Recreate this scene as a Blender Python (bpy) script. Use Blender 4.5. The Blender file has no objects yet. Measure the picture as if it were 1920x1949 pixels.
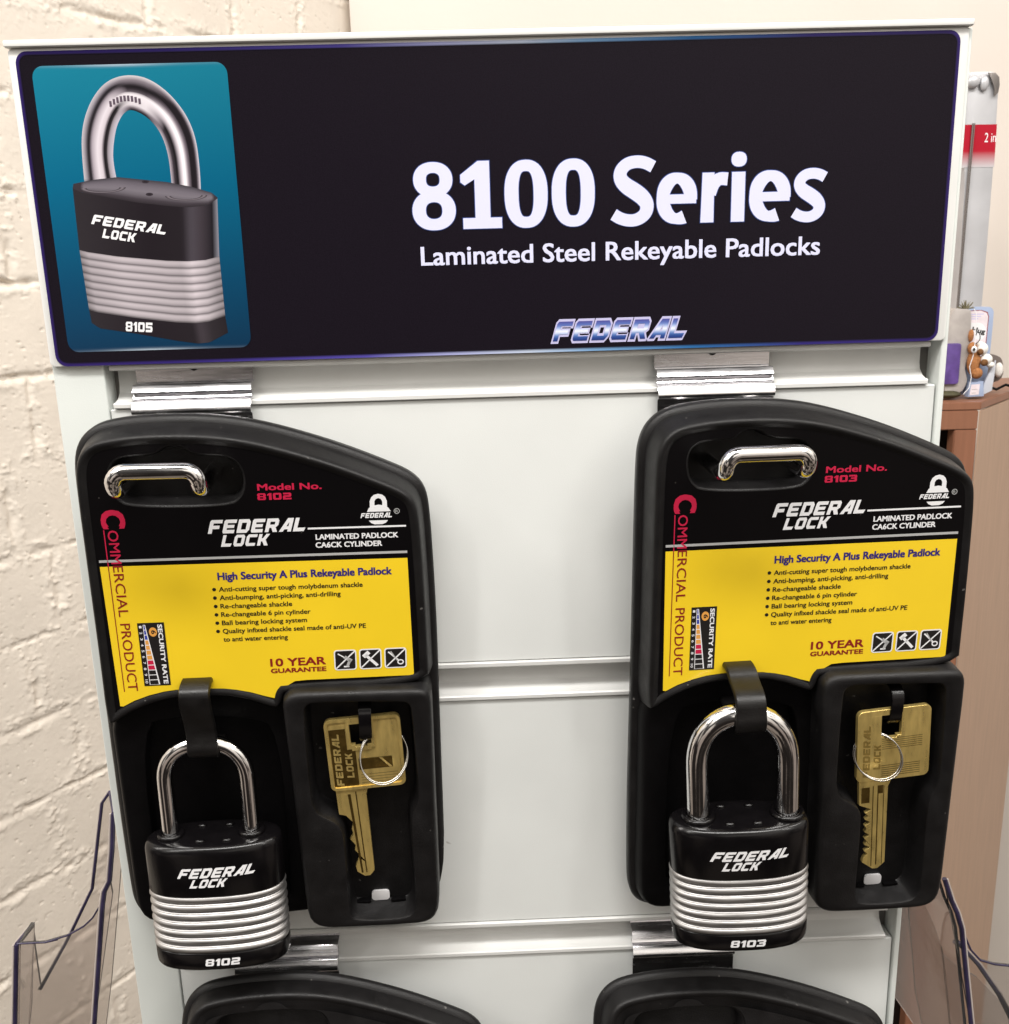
import bpy, bmesh, math, random
import numpy as np
from mathutils import Matrix, Vector
random.seed(3)
SC = bpy.context.scene
COL = SC.collection
MM = 0.001

# ------------------------------------------------------------------ camera
cam_d = bpy.data.cameras.new('camera')
cam = bpy.data.objects.new('camera', cam_d)
COL.objects.link(cam)
R_right = Vector((0.99923806, -0.02798366, -0.02720701))
R_down = Vector((-0.03308815, -0.2376689, -0.9707825))
R_fwd = Vector((0.02069978, 0.97094305, -0.23841374))
m = Matrix((R_right, -R_down, -R_fwd)).transposed().to_4x4()
m.translation = Vector((0.17062305, -0.39484039, 0.04655717))
cam.matrix_world = m
cam_d.sensor_fit = 'HORIZONTAL'
cam_d.sensor_width = 36.0
cam_d.lens = 36.0 * 1850 / 1920
cam_d.clip_start = 0.01
cam_d.clip_end = 50
cam_d.dof.use_dof = True
cam_d.dof.focus_distance = 0.385
cam_d.dof.aperture_fstop = 64
SC.camera = cam

# ------------------------------------------------------------------ world: the room around (pale ceiling, mid walls, dark floor)
W = bpy.data.worlds.new('World')
SC.world = W
W.use_nodes = True
nt = W.node_tree
nt.nodes.clear()
wo = nt.nodes.new('ShaderNodeOutputWorld')
bg = nt.nodes.new('ShaderNodeBackground')
tc = nt.nodes.new('ShaderNodeTexCoord')
sx = nt.nodes.new('ShaderNodeSeparateXYZ')
mp = nt.nodes.new('ShaderNodeMapRange')
mp.inputs[1].default_value = -1
mp.inputs[2].default_value = 1
rp = nt.nodes.new('ShaderNodeValToRGB')
els = rp.color_ramp.elements
els[0].position = 0.0
els[0].color = (0.08, 0.066, 0.055, 1)
els[1].position = 1.0
els[1].color = (0.70, 0.675, 0.64, 1)
for p, c in ((0.36, (0.12, 0.10, 0.088, 1)), (0.46, (0.24, 0.215, 0.195, 1)), (0.60, (0.32, 0.30, 0.28, 1)), (0.72, (0.55, 0.53, 0.50, 1))):
    e = els.new(p)
    e.color = c
nt.links.new(tc.outputs['Generated'], sx.inputs[0])
nt.links.new(sx.outputs['Z'], mp.inputs[0])
nt.links.new(mp.outputs[0], rp.inputs[0])
ns = nt.nodes.new('ShaderNodeTexNoise')          # random bright and dark blocks added for streaks in chrome reflections
ns.inputs['Scale'].default_value = 2.6
ns.inputs['Detail'].default_value = 2.5
mpn = nt.nodes.new('ShaderNodeMapping')
mpn.inputs['Scale'].default_value = (1, 1, 0.55)
nt.links.new(tc.outputs['Generated'], mpn.inputs[0])
nt.links.new(mpn.outputs[0], ns.inputs['Vector'])
nr = nt.nodes.new('ShaderNodeValToRGB')
nr.color_ramp.elements[0].position = 0.46
nr.color_ramp.elements[0].color = (0.16, 0.155, 0.155, 1)
nr.color_ramp.elements[1].position = 0.55
nr.color_ramp.elements[1].color = (2.5, 2.44, 2.34, 1)
nt.links.new(ns.outputs[0], nr.inputs[0])
mxw = nt.nodes.new('ShaderNodeMix')
mxw.data_type = 'RGBA'
mxw.blend_type = 'MULTIPLY'
mxw.inputs[0].default_value = 1.0
nt.links.new(rp.outputs[0], mxw.inputs[6])
nt.links.new(nr.outputs[0], mxw.inputs[7])
nt.links.new(mxw.outputs[2], bg.inputs['Color'])
nt.links.new(bg.outputs[0], wo.inputs[0])
bg.inputs['Strength'].default_value = 1.15


# ------------------------------------------------------------------ ceiling tube, plus added lamps for chrome streaks and wall brightness
def area_lamp(name, loc, target, sx_, sy_, power, col):
    ld = bpy.data.lights.new(name, 'AREA')
    ld.shape = 'RECTANGLE'
    ld.size = sx_
    ld.size_y = sy_
    ld.energy = power
    ld.color = col
    o = bpy.data.objects.new(name, ld)
    COL.objects.link(o)
    o.location = loc
    o.rotation_euler = (Vector(target) - Vector(loc)).to_track_quat('-Z', 'Y').to_euler()
    return o


area_lamp('ceiling_and_fill_lamp', (0.15, -0.75, 1.45), (0.17, 0.0, -0.05), 1.2, 0.22, 31.0, (1.0, 0.975, 0.94))
area_lamp('ceiling_and_fill_lamp', (-0.75, -1.0, 1.35), (0.1, 0.0, -0.1), 0.12, 1.2, 9.5, (1.0, 0.975, 0.94))  # added lamp, out of view, for streaks on the chrome
area_lamp('ceiling_and_fill_lamp', (1.1, -1.0, 1.35), (0.2, 0.0, -0.1), 0.12, 1.2, 9.5, (1.0, 0.975, 0.94))  # its added counterpart on the right, also for chrome streaks
area_lamp('ceiling_and_fill_lamp', (-1.15, -0.35, 1.25), (-0.3, 0.5, -0.35), 0.20, 1.2, 14.0, (1.0, 0.955, 0.90))  # added fill to brighten the brick wall
area_lamp('ceiling_and_fill_lamp', (1.25, -0.25, 1.2), (0.85, 0.9, -0.2), 0.8, 0.20, 10.0, (1.0, 0.955, 0.90))  # added fill to brighten the plaster wall


vs = SC.view_settings
vs.view_transform = 'Standard'
vs.look = 'None'
vs.exposure = 0.0
vs.gamma = 1.0
vs.use_curve_mapping = False
SC.cycles.max_bounces = 10
SC.cycles.transmission_bounces = 10
SC.cycles.caustics_reflective = False
SC.cycles.caustics_refractive = False


# ------------------------------------------------------------------ materials
def srgb(r, g, b):
    f = lambda v: (v / 255 / 12.92) if v / 255 <= 0.04045 else ((v / 255 + 0.055) / 1.055) ** 2.4
    return (f(r), f(g), f(b))


def mat(name, base, rough=0.5, metal=0.0, spec=0.5, noise=0.0, nscale=200.0, bump=0.0, bscale=800.0, stretch=None,
        trans=0.0, ior=1.45, coat=0.0, vcol=False, rnoise=0.0, speck=None, sscale=350.0, sthr=0.74):
    mt = bpy.data.materials.new(name)
    mt.use_nodes = True
    n = mt.node_tree
    b = n.nodes['Principled BSDF']
    b.inputs['Base Color'].default_value = (*base, 1)
    b.inputs['Roughness'].default_value = rough
    b.inputs['Metallic'].default_value = metal
    b.inputs['Specular IOR Level'].default_value = spec
    b.inputs['Transmission Weight'].default_value = trans
    b.inputs['IOR'].default_value = ior
    b.inputs['Coat Weight'].default_value = coat
    b.inputs['Coat Roughness'].default_value = 0.08
    t = n.nodes.new('ShaderNodeTexCoord')
    src = t.outputs['Object']
    if stretch:
        mg = n.nodes.new('ShaderNodeMapping')
        mg.inputs['Scale'].default_value = stretch
        n.links.new(src, mg.inputs[0])
        src = mg.outputs[0]
    col = None
    if vcol:
        a = n.nodes.new('ShaderNodeAttribute')
        a.attribute_name = 'Col'
        n.links.new(a.outputs['Color'], b.inputs['Base Color'])
    if noise > 0:
        x = n.nodes.new('ShaderNodeTexNoise')
        x.inputs['Scale'].default_value = nscale
        x.inputs['Detail'].default_value = 4
        n.links.new(src, x.inputs['Vector'])
        r = n.nodes.new('ShaderNodeMapRange')
        r.inputs[1].default_value = 0.3
        r.inputs[2].default_value = 0.7
        r.inputs[3].default_value = 1 - noise
        r.inputs[4].default_value = 1 + noise
        n.links.new(x.outputs[0], r.inputs[0])
        mx = n.nodes.new('ShaderNodeMix')
        mx.data_type = 'RGBA'
        mx.blend_type = 'MULTIPLY'
        mx.inputs[0].default_value = 1
        mx.inputs[6].default_value = (*base, 1)
        n.links.new(r.outputs[0], mx.inputs[7])
        n.links.new(mx.outputs[2], b.inputs['Base Color'])
        if rnoise > 0:
            r2 = n.nodes.new('ShaderNodeMapRange')
            r2.inputs[1].default_value = 0.3
            r2.inputs[2].default_value = 0.7
            r2.inputs[3].default_value = max(0.02, rough - rnoise)
            r2.inputs[4].default_value = rough + rnoise
            n.links.new(x.outputs[0], r2.inputs[0])
            n.links.new(r2.outputs[0], b.inputs['Roughness'])
    if speck:
        prev = b.inputs['Base Color'].links[0].from_socket if b.inputs['Base Color'].links else None
        x = n.nodes.new('ShaderNodeTexNoise')
        x.inputs['Scale'].default_value = sscale
        x.inputs['Detail'].default_value = 1.0
        n.links.new(src, x.inputs['Vector'])
        r = n.nodes.new('ShaderNodeMapRange')
        r.inputs[1].default_value = sthr
        r.inputs[2].default_value = sthr + 0.05
        n.links.new(x.outputs[0], r.inputs[0])
        mx = n.nodes.new('ShaderNodeMix')
        mx.data_type = 'RGBA'
        n.links.new(r.outputs[0], mx.inputs[0])
        mx.inputs[6].default_value = (*base, 1)
        if prev:
            n.links.new(prev, mx.inputs[6])
        mx.inputs[7].default_value = (*speck, 1)
        n.links.new(mx.outputs[2], b.inputs['Base Color'])
    if bump > 0:
        x = n.nodes.new('ShaderNodeTexNoise')
        x.inputs['Scale'].default_value = bscale
        x.inputs['Detail'].default_value = 3
        n.links.new(src, x.inputs['Vector'])
        bp = n.nodes.new('ShaderNodeBump')
        bp.inputs['Strength'].default_value = bump
        bp.inputs['Distance'].default_value = 0.0006
        n.links.new(x.outputs[0], bp.inputs['Height'])
        n.links.new(bp.outputs[0], b.inputs['Normal'])
    return mt


M = dict(
    melamine=mat('white_melamine', (0.70, 0.715, 0.70), 0.42, spec=0.4, noise=0.025, nscale=22, bump=0.12, bscale=2500, speck=(.34, .32, .29), sscale=150, sthr=.785, rnoise=.06),
    post=mat('post_laminate', (0.66, 0.69, 0.665), 0.45, spec=0.4, noise=0.015, nscale=30, bump=0.12, bscale=2500),
    insert=mat('slat_insert', (0.66, 0.66, 0.645), 0.30, spec=0.5, noise=0.02, nscale=60),
    seam=mat('dark_seam', (0.16, 0.15, 0.14), 0.6),
    frame=mat('sign_frame_white', (0.74, 0.74, 0.72), 0.3, spec=0.5, noise=0.03, nscale=40),
    signblack=mat('sign_print_black', (0.0085, 0.0062, 0.0105), 0.30, spec=0.13, noise=0.35, nscale=2200, bump=0.03, bscale=3000),
    print=mat('printed_colour', (1, 1, 1), 0.30, spec=0.22, vcol=True),
    signwhite=mat('print_lavender_white', (0.66, 0.67, 0.88), 0.35),
    lavender=mat('print_lavender_edge', (0.50, 0.48, 0.72), 0.35),
    navyedge=mat('print_blue_halo', (0.03, 0.06, 0.22), 0.35),
    white=mat('print_white', (0.80, 0.80, 0.82), 0.4),
    grey=mat('print_grey', (0.42, 0.42, 0.42), 0.4),
    black=mat('print_black', (0.012, 0.010, 0.010), 0.4),
    crimson=mat('print_crimson', (0.52, 0.012, 0.055), 0.4),
    dred=mat('print_dark_red', (0.24, 0.010, 0.012), 0.4),
    navy=mat('print_navy', (0.035, 0.022, 0.17), 0.4),
    blue=mat('print_blue', (0.03, 0.05, 0.35), 0.4),
    orange=mat('print_orange', (0.72, 0.33, 0.07), 0.4),
    yellow=mat('label_yellow', (0.86, 0.60, 0.022), 0.30, spec=0.4, noise=0.03, nscale=25, bump=0.06, bscale=60, coat=0.25),
    labelblack=mat('label_black', (0.0035, 0.003, 0.0034), 0.30, spec=0.12, speck=(.07, .065, .06), sscale=500, sthr=.79, bump=0.03, bscale=400),
    plastic=mat('black_plastic', (0.0075, 0.007, 0.0073), 0.40, spec=0.32, noise=0.2, nscale=120, bump=0.25, bscale=2600, rnoise=0.08, speck=(.10, .095, .09), sscale=420, sthr=.77),
    deep=mat('black_plastic_matte', (0.0028, 0.0025, 0.0028), 0.5, spec=0.12, noise=0.2, nscale=150, bump=0.2, bscale=2400),
    strap=mat('black_rubber_strap', (0.0055, 0.005, 0.005), 0.36, spec=0.42, noise=0.25, nscale=160, bump=0.15, bscale=1200, rnoise=0.08),
    enamel=mat('black_enamel', (0.0035, 0.003, 0.0034), 0.20, spec=0.36, noise=0.2, nscale=200, bump=0.05, bscale=900),
    steel=mat('laminated_steel', (0.43, 0.42, 0.415), 0.46, metal=1, noise=0.16, nscale=420, bump=0.22, bscale=500, stretch=(0.16, 0.16, 3), rnoise=0.10),
    chrome=mat('chrome', (0.80, 0.79, 0.79), 0.09, metal=1, noise=0.05, nscale=160, bump=0.025, bscale=350, rnoise=0.04),
    bracket=mat('bracket_zinc', (0.80, 0.79, 0.81), 0.24, metal=1, noise=0.08, nscale=220, bump=0.05, bscale=350, stretch=(0.3, 1, 3), rnoise=0.07),
    brass=mat('brass_key', (0.86, 0.64, 0.22), 0.33, metal=0.78, noise=0.10, nscale=420, bump=0.16, bscale=700, stretch=(1, 1, .25), rnoise=0.08),
    brassdark=mat('brass_dark', (0.20, 0.13, 0.035), 0.45, metal=1, noise=0.25, nscale=300, bump=0.2, bscale=900),
    brassmid=mat('brass_stamped', (0.50, 0.35, 0.10), 0.4, metal=0.85, noise=0.15, nscale=300),
    wire=mat('key_ring_wire', (0.46, 0.44, 0.41), 0.22, metal=1, noise=0.08, nscale=300),
    tab=mat('pale_tab', (0.72, 0.71, 0.72), 0.5),
    acrylic=mat('clear_acrylic', (0.85, 0.815, 0.795), 0.03, trans=0.96, ior=1.49, spec=0.5),
    edgehighlight=mat('acrylic_highlight', (0.50, 0.44, 0.41), 0.10, spec=0.8),
    mount=mat('acrylic_mount', (0.78, 0.73, 0.74), 0.05, trans=0.92, ior=1.49, spec=0.6, bump=0.12, bscale=40),
    acryledge=mat('acrylic_edge', (0.028, 0.022, 0.055), 0.12, spec=0.6, noise=0.4, nscale=90),
    plaster=mat('painted_plaster', (0.64, 0.58, 0.525), 0.55, spec=0.3, noise=0.02, nscale=6, bump=0.25, bscale=120),
    wood=mat('cherry_laminate', (0.25, 0.112, 0.066), 0.4, spec=0.4, noise=0.08, nscale=18, stretch=(9, 9, 0.7)),
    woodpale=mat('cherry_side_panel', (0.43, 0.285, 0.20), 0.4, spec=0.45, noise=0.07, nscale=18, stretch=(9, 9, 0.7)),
    dark=mat('painted_interior_shade', (0.012, 0.005, 0.003), 0.7),
    silver=mat('silver_card', (0.50, 0.50, 0.52), 0.35, metal=0.3, spec=0.5, noise=0.08, nscale=25, bump=0.2, bscale=60),
    red=mat('red_band', (0.50, 0.012, 0.03), 0.35),
    purple=mat('purple_goods', (0.10, 0.055, 0.22), 0.4, noise=0.3, nscale=60),
    smoky=mat('clear_blister', (0.60, 0.55, 0.52), 0.16, trans=0.35, ior=1.3, spec=0.7, noise=0.12, nscale=70, bump=0.5, bscale=70),
    paleblue=mat('pale_blue_card', (0.33, 0.40, 0.56), 0.4, noise=0.05, nscale=60),
    pinkwhite=mat('pink_white_print', (0.74, 0.66, 0.70), 0.45, noise=0.08, nscale=120),
    bear=mat('brown_plush', (0.36, 0.155, 0.06), 0.8, spec=0.2, noise=0.3, nscale=300, bump=0.6, bscale=700),
    beard=mat('dark_brown_plush', (0.16, 0.075, 0.03), 0.8, spec=0.2, noise=0.3, nscale=300, bump=0.6, bscale=700),
    plush=mat('white_plush', (0.80, 0.77, 0.73), 0.8, spec=0.2, noise=0.1, nscale=300, bump=0.6, bscale=700),
    moss=mat('dark_olive', (0.05, 0.045, 0.02), 0.7, noise=0.4, nscale=200),
)


# ------------------------------------------------------------------ object helpers
def smooth(me, deg=35):
    me.polygons.foreach_set('use_smooth', [True] * len(me.polygons))
    me.set_sharp_from_angle(angle=math.radians(deg))


def obj(name, me, mats, parent=None, mw=None, deg=35, sm=True):
    if sm:
        smooth(me, deg)
    for q in (mats if isinstance(mats, (list, tuple)) else [mats]):
        me.materials.append(q)
    o = bpy.data.objects.new(name, me)
    COL.objects.link(o)
    if parent is not None:
        o.parent = parent
    if mw is not None:
        o.matrix_local = mw
    return o


def thing(name, label, cat, mw=None, group=None):
    o = bpy.data.objects.new(name, None)
    o.empty_display_size = 0.02
    COL.objects.link(o)
    if mw is not None:
        o.matrix_world = mw
    tag(o, label, cat, group)
    return o


def tag(o, label, cat, group=None):
    o['label'] = label
    o['category'] = cat
    if group:
        o['group'] = group
    return o


def structure(o):
    o['kind'] = 'structure'
    return o


def pose(rv, t):
    r = Vector(rv)
    a = r.length
    mm = Matrix.Rotation(a, 4, r.normalized()) if a > 1e-9 else Matrix.Identity(4)
    mm.translation = Vector(t)
    return mm


def mesh_from(name, V, Fc, Mi=None):
    me = bpy.data.meshes.new(name)
    me.from_pydata([tuple(v) for v in V], [], [tuple(f) for f in Fc])
    if Mi:
        me.polygons.foreach_set('material_index', Mi)
    me.update()
    return me


def bm_mesh(bm, name, recalc=True):
    if recalc:
        bmesh.ops.recalc_face_normals(bm, faces=bm.faces)
    me = bpy.data.meshes.new(name)
    bm.to_mesh(me)
    bm.free()
    return me


def fill2d(contours, res=1):
    """flat fill of 2-D contours (holes by even-odd); contours in mm"""
    cu = bpy.data.curves.new('tmp', 'CURVE')
    cu.dimensions = '2D'
    cu.fill_mode = 'BOTH'
    for c in contours:
        s = cu.splines.new('POLY')
        s.points.add(len(c) - 1)
        for i, p in enumerate(c):
            s.points[i].co = (p[0], p[1], 0, 1)
        s.use_cyclic_u = True
    o = bpy.data.objects.new('tmp', cu)
    COL.objects.link(o)
    dg = bpy.context.evaluated_depsgraph_get()
    me = bpy.data.meshes.new_from_object(o.evaluated_get(dg))
    V = [(v.co.x, v.co.y) for v in me.vertices]
    Fc = [tuple(p.vertices) for p in me.polygons]
    bpy.data.objects.remove(o)
    bpy.data.curves.remove(cu)
    bpy.data.meshes.remove(me)
    return V, Fc


TC = {}


def text2d(body, bold=0.0, shear=0.0):
    """text outline normalised so that cap height = 1, baseline 0, left 0"""
    k = (body, bold, shear)
    if k in TC:
        return TC[k]
    cu = bpy.data.curves.new('tmp', 'FONT')
    cu.body = body
    cu.size = 10
    cu.offset = bold * 10
    cu.shear = shear
    cu.resolution_u = 3
    o = bpy.data.objects.new('tmp', cu)
    COL.objects.link(o)
    dg = bpy.context.evaluated_depsgraph_get()
    me = bpy.data.meshes.new_from_object(o.evaluated_get(dg))
    V = np.array([(v.co.x, v.co.y) for v in me.vertices]) / 7.29
    Fc = [tuple(p.vertices) for p in me.polygons]
    V[:, 0] -= V[:, 0].min()
    bpy.data.objects.remove(o)
    bpy.data.curves.remove(cu)
    bpy.data.meshes.remove(me)
    TC[k] = (V, Fc)
    return TC[k]


# ---- the wide slanted block letters of the maker's lettering (10 x 8 grid)
GL = {
    'F': ([[(0, 0), (3.1, 0), (3.1, 2.7), (8.4, 2.7), (8.4, 4.7), (3.1, 4.7), (3.1, 6), (10, 6), (10, 8), (0.9, 8), (0, 7.1)]], 10),
    'E': ([[(0, 0.9), (0.9, 0), (9.6, 0), (9.6, 2), (3.1, 2), (3.1, 3.1), (8.8, 3.1), (8.8, 4.9), (3.1, 4.9), (3.1, 6), (10, 6), (10, 8), (0.9, 8), (0, 7.1)]], 10),
    'D': ([[(0, 0), (8.2, 0), (10, 1.8), (10, 6.4), (8.4, 8), (0, 8)], [(3.1, 2), (3.1, 6), (7, 6), (7, 2)]], 10),
    'R': ([[(0, 0), (3.1, 0), (3.1, 2.5), (4.8, 2.5), (6.6, 0), (10.2, 0), (8.2, 2.8), (10, 4.0), (10, 6.8), (8.8, 8), (0, 8)], [(3.1, 4.4), (3.1, 6.1), (7, 6.1), (7, 4.4)]], 10),
    'A': ([[(0, 0), (3.3, 0), (4.2, 1.4), (7, 1.4), (7, 0), (10, 0), (10, 8), (5.2, 8)], [(5.4, 3.2), (7, 5.7), (7, 3.2)]], 10),
    'L': ([[(0, 0), (9, 0), (9.8, 2.1), (3.1, 2.1), (3.1, 8), (0, 8)]], 9.8),
    'O': ([[(1.4, 0), (8.4, 0), (10, 1.6), (10, 6.6), (8.6, 8), (1.6, 8), (0, 6.4), (0, 1.4)], [(3, 2), (3, 6), (7, 6), (7, 2)]], 10),
    'C': ([[(1.4, 0), (9.4, 0), (9.4, 2), (3, 2), (3, 6), (10, 6), (10, 8), (1.6, 8), (0, 6.4), (0, 1.4)]], 10),
    'K': ([[(0, 0), (3.1, 0), (3.1, 2.9), (4.4, 2.9), (6.8, 0), (10.4, 0), (7.2, 4), (10.4, 8), (6.8, 8), (4.4, 5.1), (3.1, 5.1), (3.1, 8), (0, 8)]], 10.4),
    '8': ([[(1.2, 0), (8.8, 0), (10, 1.2), (10, 3.2), (9.3, 4.1), (10, 4.9), (10, 6.8), (8.8, 8), (1.2, 8), (0, 6.8), (0, 4.9), (0.7, 4.1), (0, 3.2), (0, 1.2)], [(3, 1.7), (3, 3.3), (7, 3.3), (7, 1.7)], [(3, 4.8), (3, 6.3), (7, 6.3), (7, 4.8)]], 10),
    '1': ([[(2, 0), (5.2, 0), (5.2, 8), (2.4, 8), (0, 6.3), (0, 4.8), (2, 5.4)]], 5.2),
    '0': ([[(1.2, 0), (8.8, 0), (10, 1.2), (10, 6.8), (8.8, 8), (1.2, 8), (0, 6.8), (0, 1.2)], [(3, 2), (3, 6), (7, 6), (7, 2)]], 10),
    '2': ([[(0, 0), (10, 0), (10, 2), (3, 2), (3, 3), (8.8, 3), (10, 4.2), (10, 6.8), (8.8, 8), (0.4, 8), (0.4, 6), (7, 6), (7, 5), (1.2, 5), (0, 3.8)]], 10),
    '3': ([[(0, 0), (8.8, 0), (10, 1.2), (10, 3.3), (9.3, 4.1), (10, 4.9), (10, 6.8), (8.8, 8), (0, 8), (0, 6), (7, 6), (7, 4.9), (2.4, 4.9), (2.4, 3.3), (7, 3.3), (7, 2), (0, 2)]], 10),
    '5': ([[(0, 0), (8.8, 0), (10, 1.2), (10, 3.8), (8.8, 5), (3, 5), (3, 6), (9.8, 6), (9.8, 8), (0, 8), (0, 3.2), (7, 3.2), (7, 2), (0, 2)]], 10),
}


def block2d(word, gap=1.6, shear=0.42, grow=0.0):
    k = ('block', word, gap, shear, grow)
    if k in TC:
        return TC[k]
    V, Fc = [], []
    x = 0
    for ch in word:
        cs, w = GL[ch]
        if grow:
            cs = [offset(ccw(c), grow if i == 0 else -grow) for i, c in enumerate(cs)]
        v, f = fill2d(cs)
        n = len(V)
        V += [(p[0] + x, p[1]) for p in v]
        Fc += [tuple(i + n for i in q) for q in f]
        x += w + gap
    W_ = x - gap
    A = np.array(V)
    A[:, 0] = (A[:, 0] + shear * A[:, 1]) / (W_ + shear * 8)
    A[:, 1] /= 8
    TC[k] = (A, Fc)
    return TC[k]


class Flat:
    """collects flat lettering / artwork into one mesh with several materials; coordinates (u, w) in mm, y = -n"""

    def __init__(s, n):
        s.V, s.F, s.M, s.mats, s.n = [], [], [], [], n

    def _m(s, mt):
        if mt not in s.mats:
            s.mats.append(mt)
        return s.mats.index(mt)

    def add(s, vf, mt, org=(0, 0), ex=(1, 0), ey=(0, 1), dn=0.0):
        V, Fc = vf
        k = len(s.V)
        y = -(s.n + dn) * MM
        for p in V:
            s.V.append(((org[0] + p[0] * ex[0] + p[1] * ey[0]) * MM, y, (org[1] + p[0] * ex[1] + p[1] * ey[1]) * MM))
        i = s._m(mt)
        for f in Fc:
            s.F.append(tuple(q + k for q in f))
            s.M.append(i)

    def poly(s, contours, mt, dn=0.0):
        s.add(fill2d(contours), mt, dn=dn)

    def rect(s, u0, w0, u1, w1, mt, dn=0.0):
        s.add(([(u0, w0), (u1, w0), (u1, w1), (u0, w1)], [(0, 1, 2, 3)]), mt, dn=dn)

    def text(s, body, u, w, width, cap, mt, bold=0.0, shear=0.0, rot=0.0, dn=0.0):
        V, Fc = text2d(body, 0.0, shear)
        h = bold * 1.25 * cap                                  # heavier weight: slightly shifted copies, each a hair in front
        sxw = (width - 2 * h) / V[:, 0].max()
        c, q = math.cos(math.radians(rot)), math.sin(math.radians(rot))
        sh = [(0, 0)] if not bold else [(-1, -.7), (1, -.7), (-1, .7), (1, .7), (0, 0)]
        for i, (a, b) in enumerate(sh):
            a, b = (a + (1 if bold else 0)) * h, b * h
            s.add((V, Fc), mt, (u + a * c - b * q, w + a * q + b * c), (sxw * c, sxw * q), (-cap * q, cap * c), dn + .006 * i)

    def block(s, word, u, w, width, cap, mt, shear=0.42, grow=0.0, dn=0.0, ex=None, ey=None, gap=1.6):
        s.add(block2d(word, gap, shear, grow), mt, (u, w), ex or (width, 0), ey or (0, cap), dn)

    def build(s, name, parent, extra=None):
        me = mesh_from(name, s.V, s.F, s.M)
        # face the viewer (-Y)
        bm = bmesh.new()
        bm.from_mesh(me)
        for f in bm.faces:
            if f.normal.y > 0:
                f.normal_flip()
        bm.to_mesh(me)
        bm.free()
        return obj(name, me, s.mats, parent, sm=False)


def ccw(c):
    a = sum(c[i][0] * c[(i + 1) % len(c)][1] - c[(i + 1) % len(c)][0] * c[i][1] for i in range(len(c)))
    return list(c) if a > 0 else list(reversed(c))


def chaikin(c, n=2, closed=True):
    for _ in range(n):
        r = []
        L = len(c)
        for i in range(L if closed else L - 1):
            a, b = c[i], c[(i + 1) % L]
            r.append((a[0] * .75 + b[0] * .25, a[1] * .75 + b[1] * .25))
            r.append((a[0] * .25 + b[0] * .75, a[1] * .25 + b[1] * .75))
        if not closed:
            r = [c[0]] + r + [c[-1]]
        c = r
    return c


def offset(c, d):
    """outward offset of a CCW polygon"""
    n = len(c)
    out = []
    for i in range(n):
        p0, p1, p2 = Vector(c[i - 1]), Vector(c[i]), Vector(c[(i + 1) % n])
        e1 = (p1 - p0)
        e2 = (p2 - p1)
        e1 = e1.normalized() if e1.length > 1e-9 else e2.normalized()
        e2 = e2.normalized() if e2.length > 1e-9 else e1
        n1 = Vector((e1.y, -e1.x))
        n2 = Vector((e2.y, -e2.x))
        b = n1 + n2
        if b.length < 1e-6:
            b = n1
        b.normalize()
        k = max(0.45, b.dot(n1))
        out.append((p1.x + b.x * d / k, p1.y + b.y * d / k))
    return out


def rrect(x0, y0, x1, y1, r, n=5):
    pts = []
    for cx, cy, a in ((x1 - r, y0 + r, -90), (x1 - r, y1 - r, 0), (x0 + r, y1 - r, 90), (x0 + r, y0 + r, 180)):
        for i in range(n + 1):
            t = math.radians(a + 90 * i / n)
            pts.append((cx + r * math.cos(t), cy + r * math.sin(t)))
    return pts


def loft(rings, cap0=False, cap1=False, bm=None, flip=False):
    """rings: list of lists of 3-D points in mm (x,y,z), all the same length"""
    bm = bm or bmesh.new()
    R = [[bm.verts.new((p[0] * MM, p[1] * MM, p[2] * MM)) for p in r] for r in rings]
    n = len(R[0])
    for a, b in zip(R, R[1:]):
        for i in range(n):
            j = (i + 1) % n
            bm.faces.new((a[i], a[j], b[j], b[i]))
    if cap0:
        bm.faces.new(R[0])
    if cap1:
        bm.faces.new(list(reversed(R[-1])))
    return bm


def add_fill(bm, contours, y):
    V, Fc = fill2d(contours)
    vs_ = [bm.verts.new((p[0] * MM, y * MM, p[1] * MM)) for p in V]
    for f in Fc:
        bm.faces.new([vs_[i] for i in f])


def oring(c, d, n):
    return [(p[0], -n, p[1]) for p in (offset(c, d) if d else c)]


def box(bm, x0, x1, y0, y1, z0, z1):
    v = [bm.verts.new((x * MM, y * MM, z * MM)) for x in (x0, x1) for y in (y0, y1) for z in (z0, z1)]
    for f in ((0, 1, 3, 2), (4, 6, 7, 5), (0, 4, 5, 1), (2, 3, 7, 6), (0, 2, 6, 4), (1, 5, 7, 3)):
        bm.faces.new([v[i] for i in f])
    return v


def bevel_all(bm, w, seg=2):
    bmesh.ops.recalc_face_normals(bm, faces=bm.faces)
    bmesh.ops.bevel(bm, geom=list(bm.edges), offset=w * MM, segments=seg, affect='EDGES', profile=0.6)


def prism(c, n0, n1, bev=0.0, seg=2):
    """solid of outline c (mm, u,w) from y=-n1 (front) to y=-n0 (back)"""
    c = ccw(c)
    bm = bmesh.new()
    a = [bm.verts.new((p[0] * MM, -n1 * MM, p[1] * MM)) for p in c]
    b = [bm.verts.new((p[0] * MM, -n0 * MM, p[1] * MM)) for p in c]
    fr = bm.faces.new(a)
    bk = bm.faces.new(list(reversed(b)))
    L = len(c)
    for i in range(L):
        j = (i + 1) % L
        bm.faces.new((a[j], a[i], b[i], b[j]))
    bmesh.ops.recalc_face_normals(bm, faces=bm.faces)
    if bev:
        es = [e for e in bm.edges if (e.verts[0] in a) == (e.verts[1] in a)]
        bmesh.ops.bevel(bm, geom=es, offset=bev * MM, segments=seg, affect='EDGES', profile=0.6)
    return bm


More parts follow.
